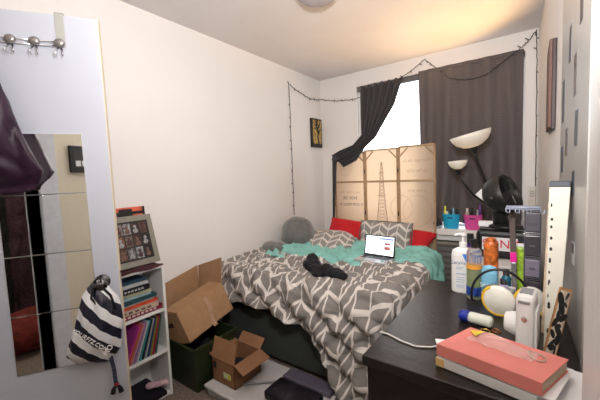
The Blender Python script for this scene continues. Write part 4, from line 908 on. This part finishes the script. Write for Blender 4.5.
# sneaker on sill
sh = thing('sneaker', 'grey and black sneaker on the window sill left of the blue bin', 'shoe', (-.715, 3.20, .7905), (0, 0, 1.45))
q = MB(); q.ell((0, 0, .012), (.085, .034, .014)); q.box((-.06, -.03, 0), (.055, .03, .018)); build('sole', q, mat('sole_white', (.45, .45, .45), .6), sh, remesh=.006)
q = MB(); q.ell((-.035, 0, .05), (.045, .030, .045)); q.ell((.03, 0, .032), (.055, .031, .026)); q.ell((-.045, 0, .085), (.03, .026, .03)); build('upper', q, mat('shoe_dark', (.035, .035, .045), .8, bump=.3), sh, remesh=.006, ssm=3)
q = MB()
for k in range(4): q.tube([(-.01+k*.016, -.018, .062-k*.007), (-.005+k*.016, 0, .072-k*.007), (-.01+k*.016, .018, .062-k*.007)], .0025, 6)
build('laces', q, paper_m, sh)
# wall intercom
ph = thing('wall_intercom', 'slim white handset device mounted on the wall right of the window', 'intercom', (.010, YB, 1.06))
build('body', B((-.025, -.03, -.10), (.026, -.001, .10)), mat('intercom_white', (.62, .58, .52), .4), ph, bevel=.008)
q = MB()
for k in range(4): q.box((-.014, -.032, .02+k*.014), (.014, -.03, .026+k*.014))
build('speaker_slots', q, mat('slot_grey', (.25, .23, .2), .5), ph)

# ceiling light
cl = thing('ceiling_light', 'grey white round dome light on the ceiling, switched off', 'ceiling light', (-1.06, 1.72, ZC))
q = MB(); q.lathe([(.001, 0), (.145, 0), (.145, -.018), (.001, -.018)], 36); build('base_ring', q, mat('ring_metal', (.45, .43, .45), .3, .3), cl)
q = MB(); q.lathe([(.001, -.018), (.135, -.018), (.125, -.035), (.10, -.055), (.06, -.067), (.001, -.072)], 36); build('dome', q, mat('dome_glass', (.42, .39, .42), .25, var=.02), cl, smooth=True)

# ------------------------------------------------------------------ hallway seen in the door mirror
for i, (x, w_, col, lb_, nm) in enumerate(((-1.0, .24, (.16, .17, .17), 'grey shiny dress on the hall hook left of dark coats', 'dress'), (-.78, .26, (.012, .012, .014), 'black long coat hanging on the hall hooks', 'coat'), (-.54, .22, (.05, .02, .03), 'dark maroon speckled dress among the hall coats', 'dress'), (-.33, .26, (.01, .01, .014), 'black jacket with wide sleeve at the right of hall hooks', 'jacket'))):
    z0 = (.35, .05, .05, .8)[i]; lv = []
    for k in range(30):
        s0 = k/29; z_ = 1.85-(1.85-z0)*s0; hw = w_/2*(.25+.75*sm(s0*5))*(1+.15*s0); lv.append((z_, -hw, hw))
    g_ = thing(nm, lb_, nm, (x, -1.39, 0), (0, 0, 0), 'clothes on the hall hooks')
    build('body', loft(lv, .01, lambda s: .05+.06*sm(s*4), 30, i*7, .05, 26), mat('cloth_%d' % i, col, .8 if i else .35, var=.5, scale=60), g_, smooth=True)
    q = MB(); q.tube([(0, .0, 1.93), (0, .06, 1.93), (0, .07, 1.90), (0, .05, 1.86)], .004, 6)
    tag(build('coat_hook', q, chrome_m, None, loc=(x, -1.395, 0)), 'metal wall hook holding the '+lb_.split(' on ')[0].split(' hanging')[0].split(' among')[0].split(' with')[0], 'hook', 'hall wall hooks')
tag(build('laundry', MB().ell((0, 0, .16), (.28, .22, .17)).ell((.18, .08, .12), (.2, .2, .14)), mat('rust_cloth', (.16, .02, .015), .9, var=.5, scale=20), None, loc=(-.72, -1.05, 0), remesh=.025), 'dark red heap of laundry on the hall floor in the mirror', 'laundry')
fp = thing('framed_print', 'black framed print on the front wall reflected in the door mirror', 'picture', (-1.0, -.1, 1.50))
build('frame', B((-.05, .001, -.085), (.09, .02, .085)), black_m, fp, bevel=.003)
build('mount', B((-.03, .02, -.055), (.07, .022, .06)), mat('print_black', (.03, .03, .03), .4), fp)
q = MB()
for k in range(2): q.box((-.02+k*.045, .022, -.045), (.015+k*.045, .0235, -.01))
build('print_panels', q, paper_m, fp)

# ------------------------------------------------------------------ light
W = bpy.data.worlds.new('world'); bpy.context.scene.world = W; W.use_nodes = True
bg = W.node_tree.nodes['Background']; bg.inputs[0].default_value = (.93, .97, 1, 1); bg.inputs[1].default_value = 4.0
def area(name, loc_, target, size, power, col):
    l_ = bpy.data.lights.new(name, 'AREA'); l_.size = size; l_.energy = power; l_.color = col
    o = bpy.data.objects.new(name, l_); C.objects.link(o); o.location = loc_; o.rotation_euler = (V(target)-V(loc_)).to_track_quat('-Z', 'Y').to_euler(); return o
area('photographer_flash', (-.10, .30, 1.85), (-.55, 1.35, 2.5), .14, 33, (1, .97, .95))
area('hall_fill', (-1.0, -.75, 2.4), (-1.0, -.75, 0), .35, 9, (1, .93, .85))  # added fill light for the hall behind the camera, no fixture there
pl = bpy.data.lights.new('torchere_glow', 'SPOT'); pl.energy = 34; pl.color = (1, .62, .28); pl.shadow_soft_size = .03; pl.spot_size = 1.75; pl.spot_blend = .6
o = bpy.data.objects.new('torchere_glow', pl); C.objects.link(o); o.location = V(fl.location)+(Ms @ V((0, 0, .09))); o.rotation_euler = V((-.34, -.30, .95)).to_track_quat('-Z', 'Y').to_euler()
S = bpy.context.scene
S.view_settings.view_transform = 'Standard'; S.view_settings.look = 'None'; S.view_settings.gamma = 1; S.view_settings.exposure = .47
S.view_settings.use_curve_mapping = False
S.cycles.max_bounces = 8; S.cycles.use_denoising = True
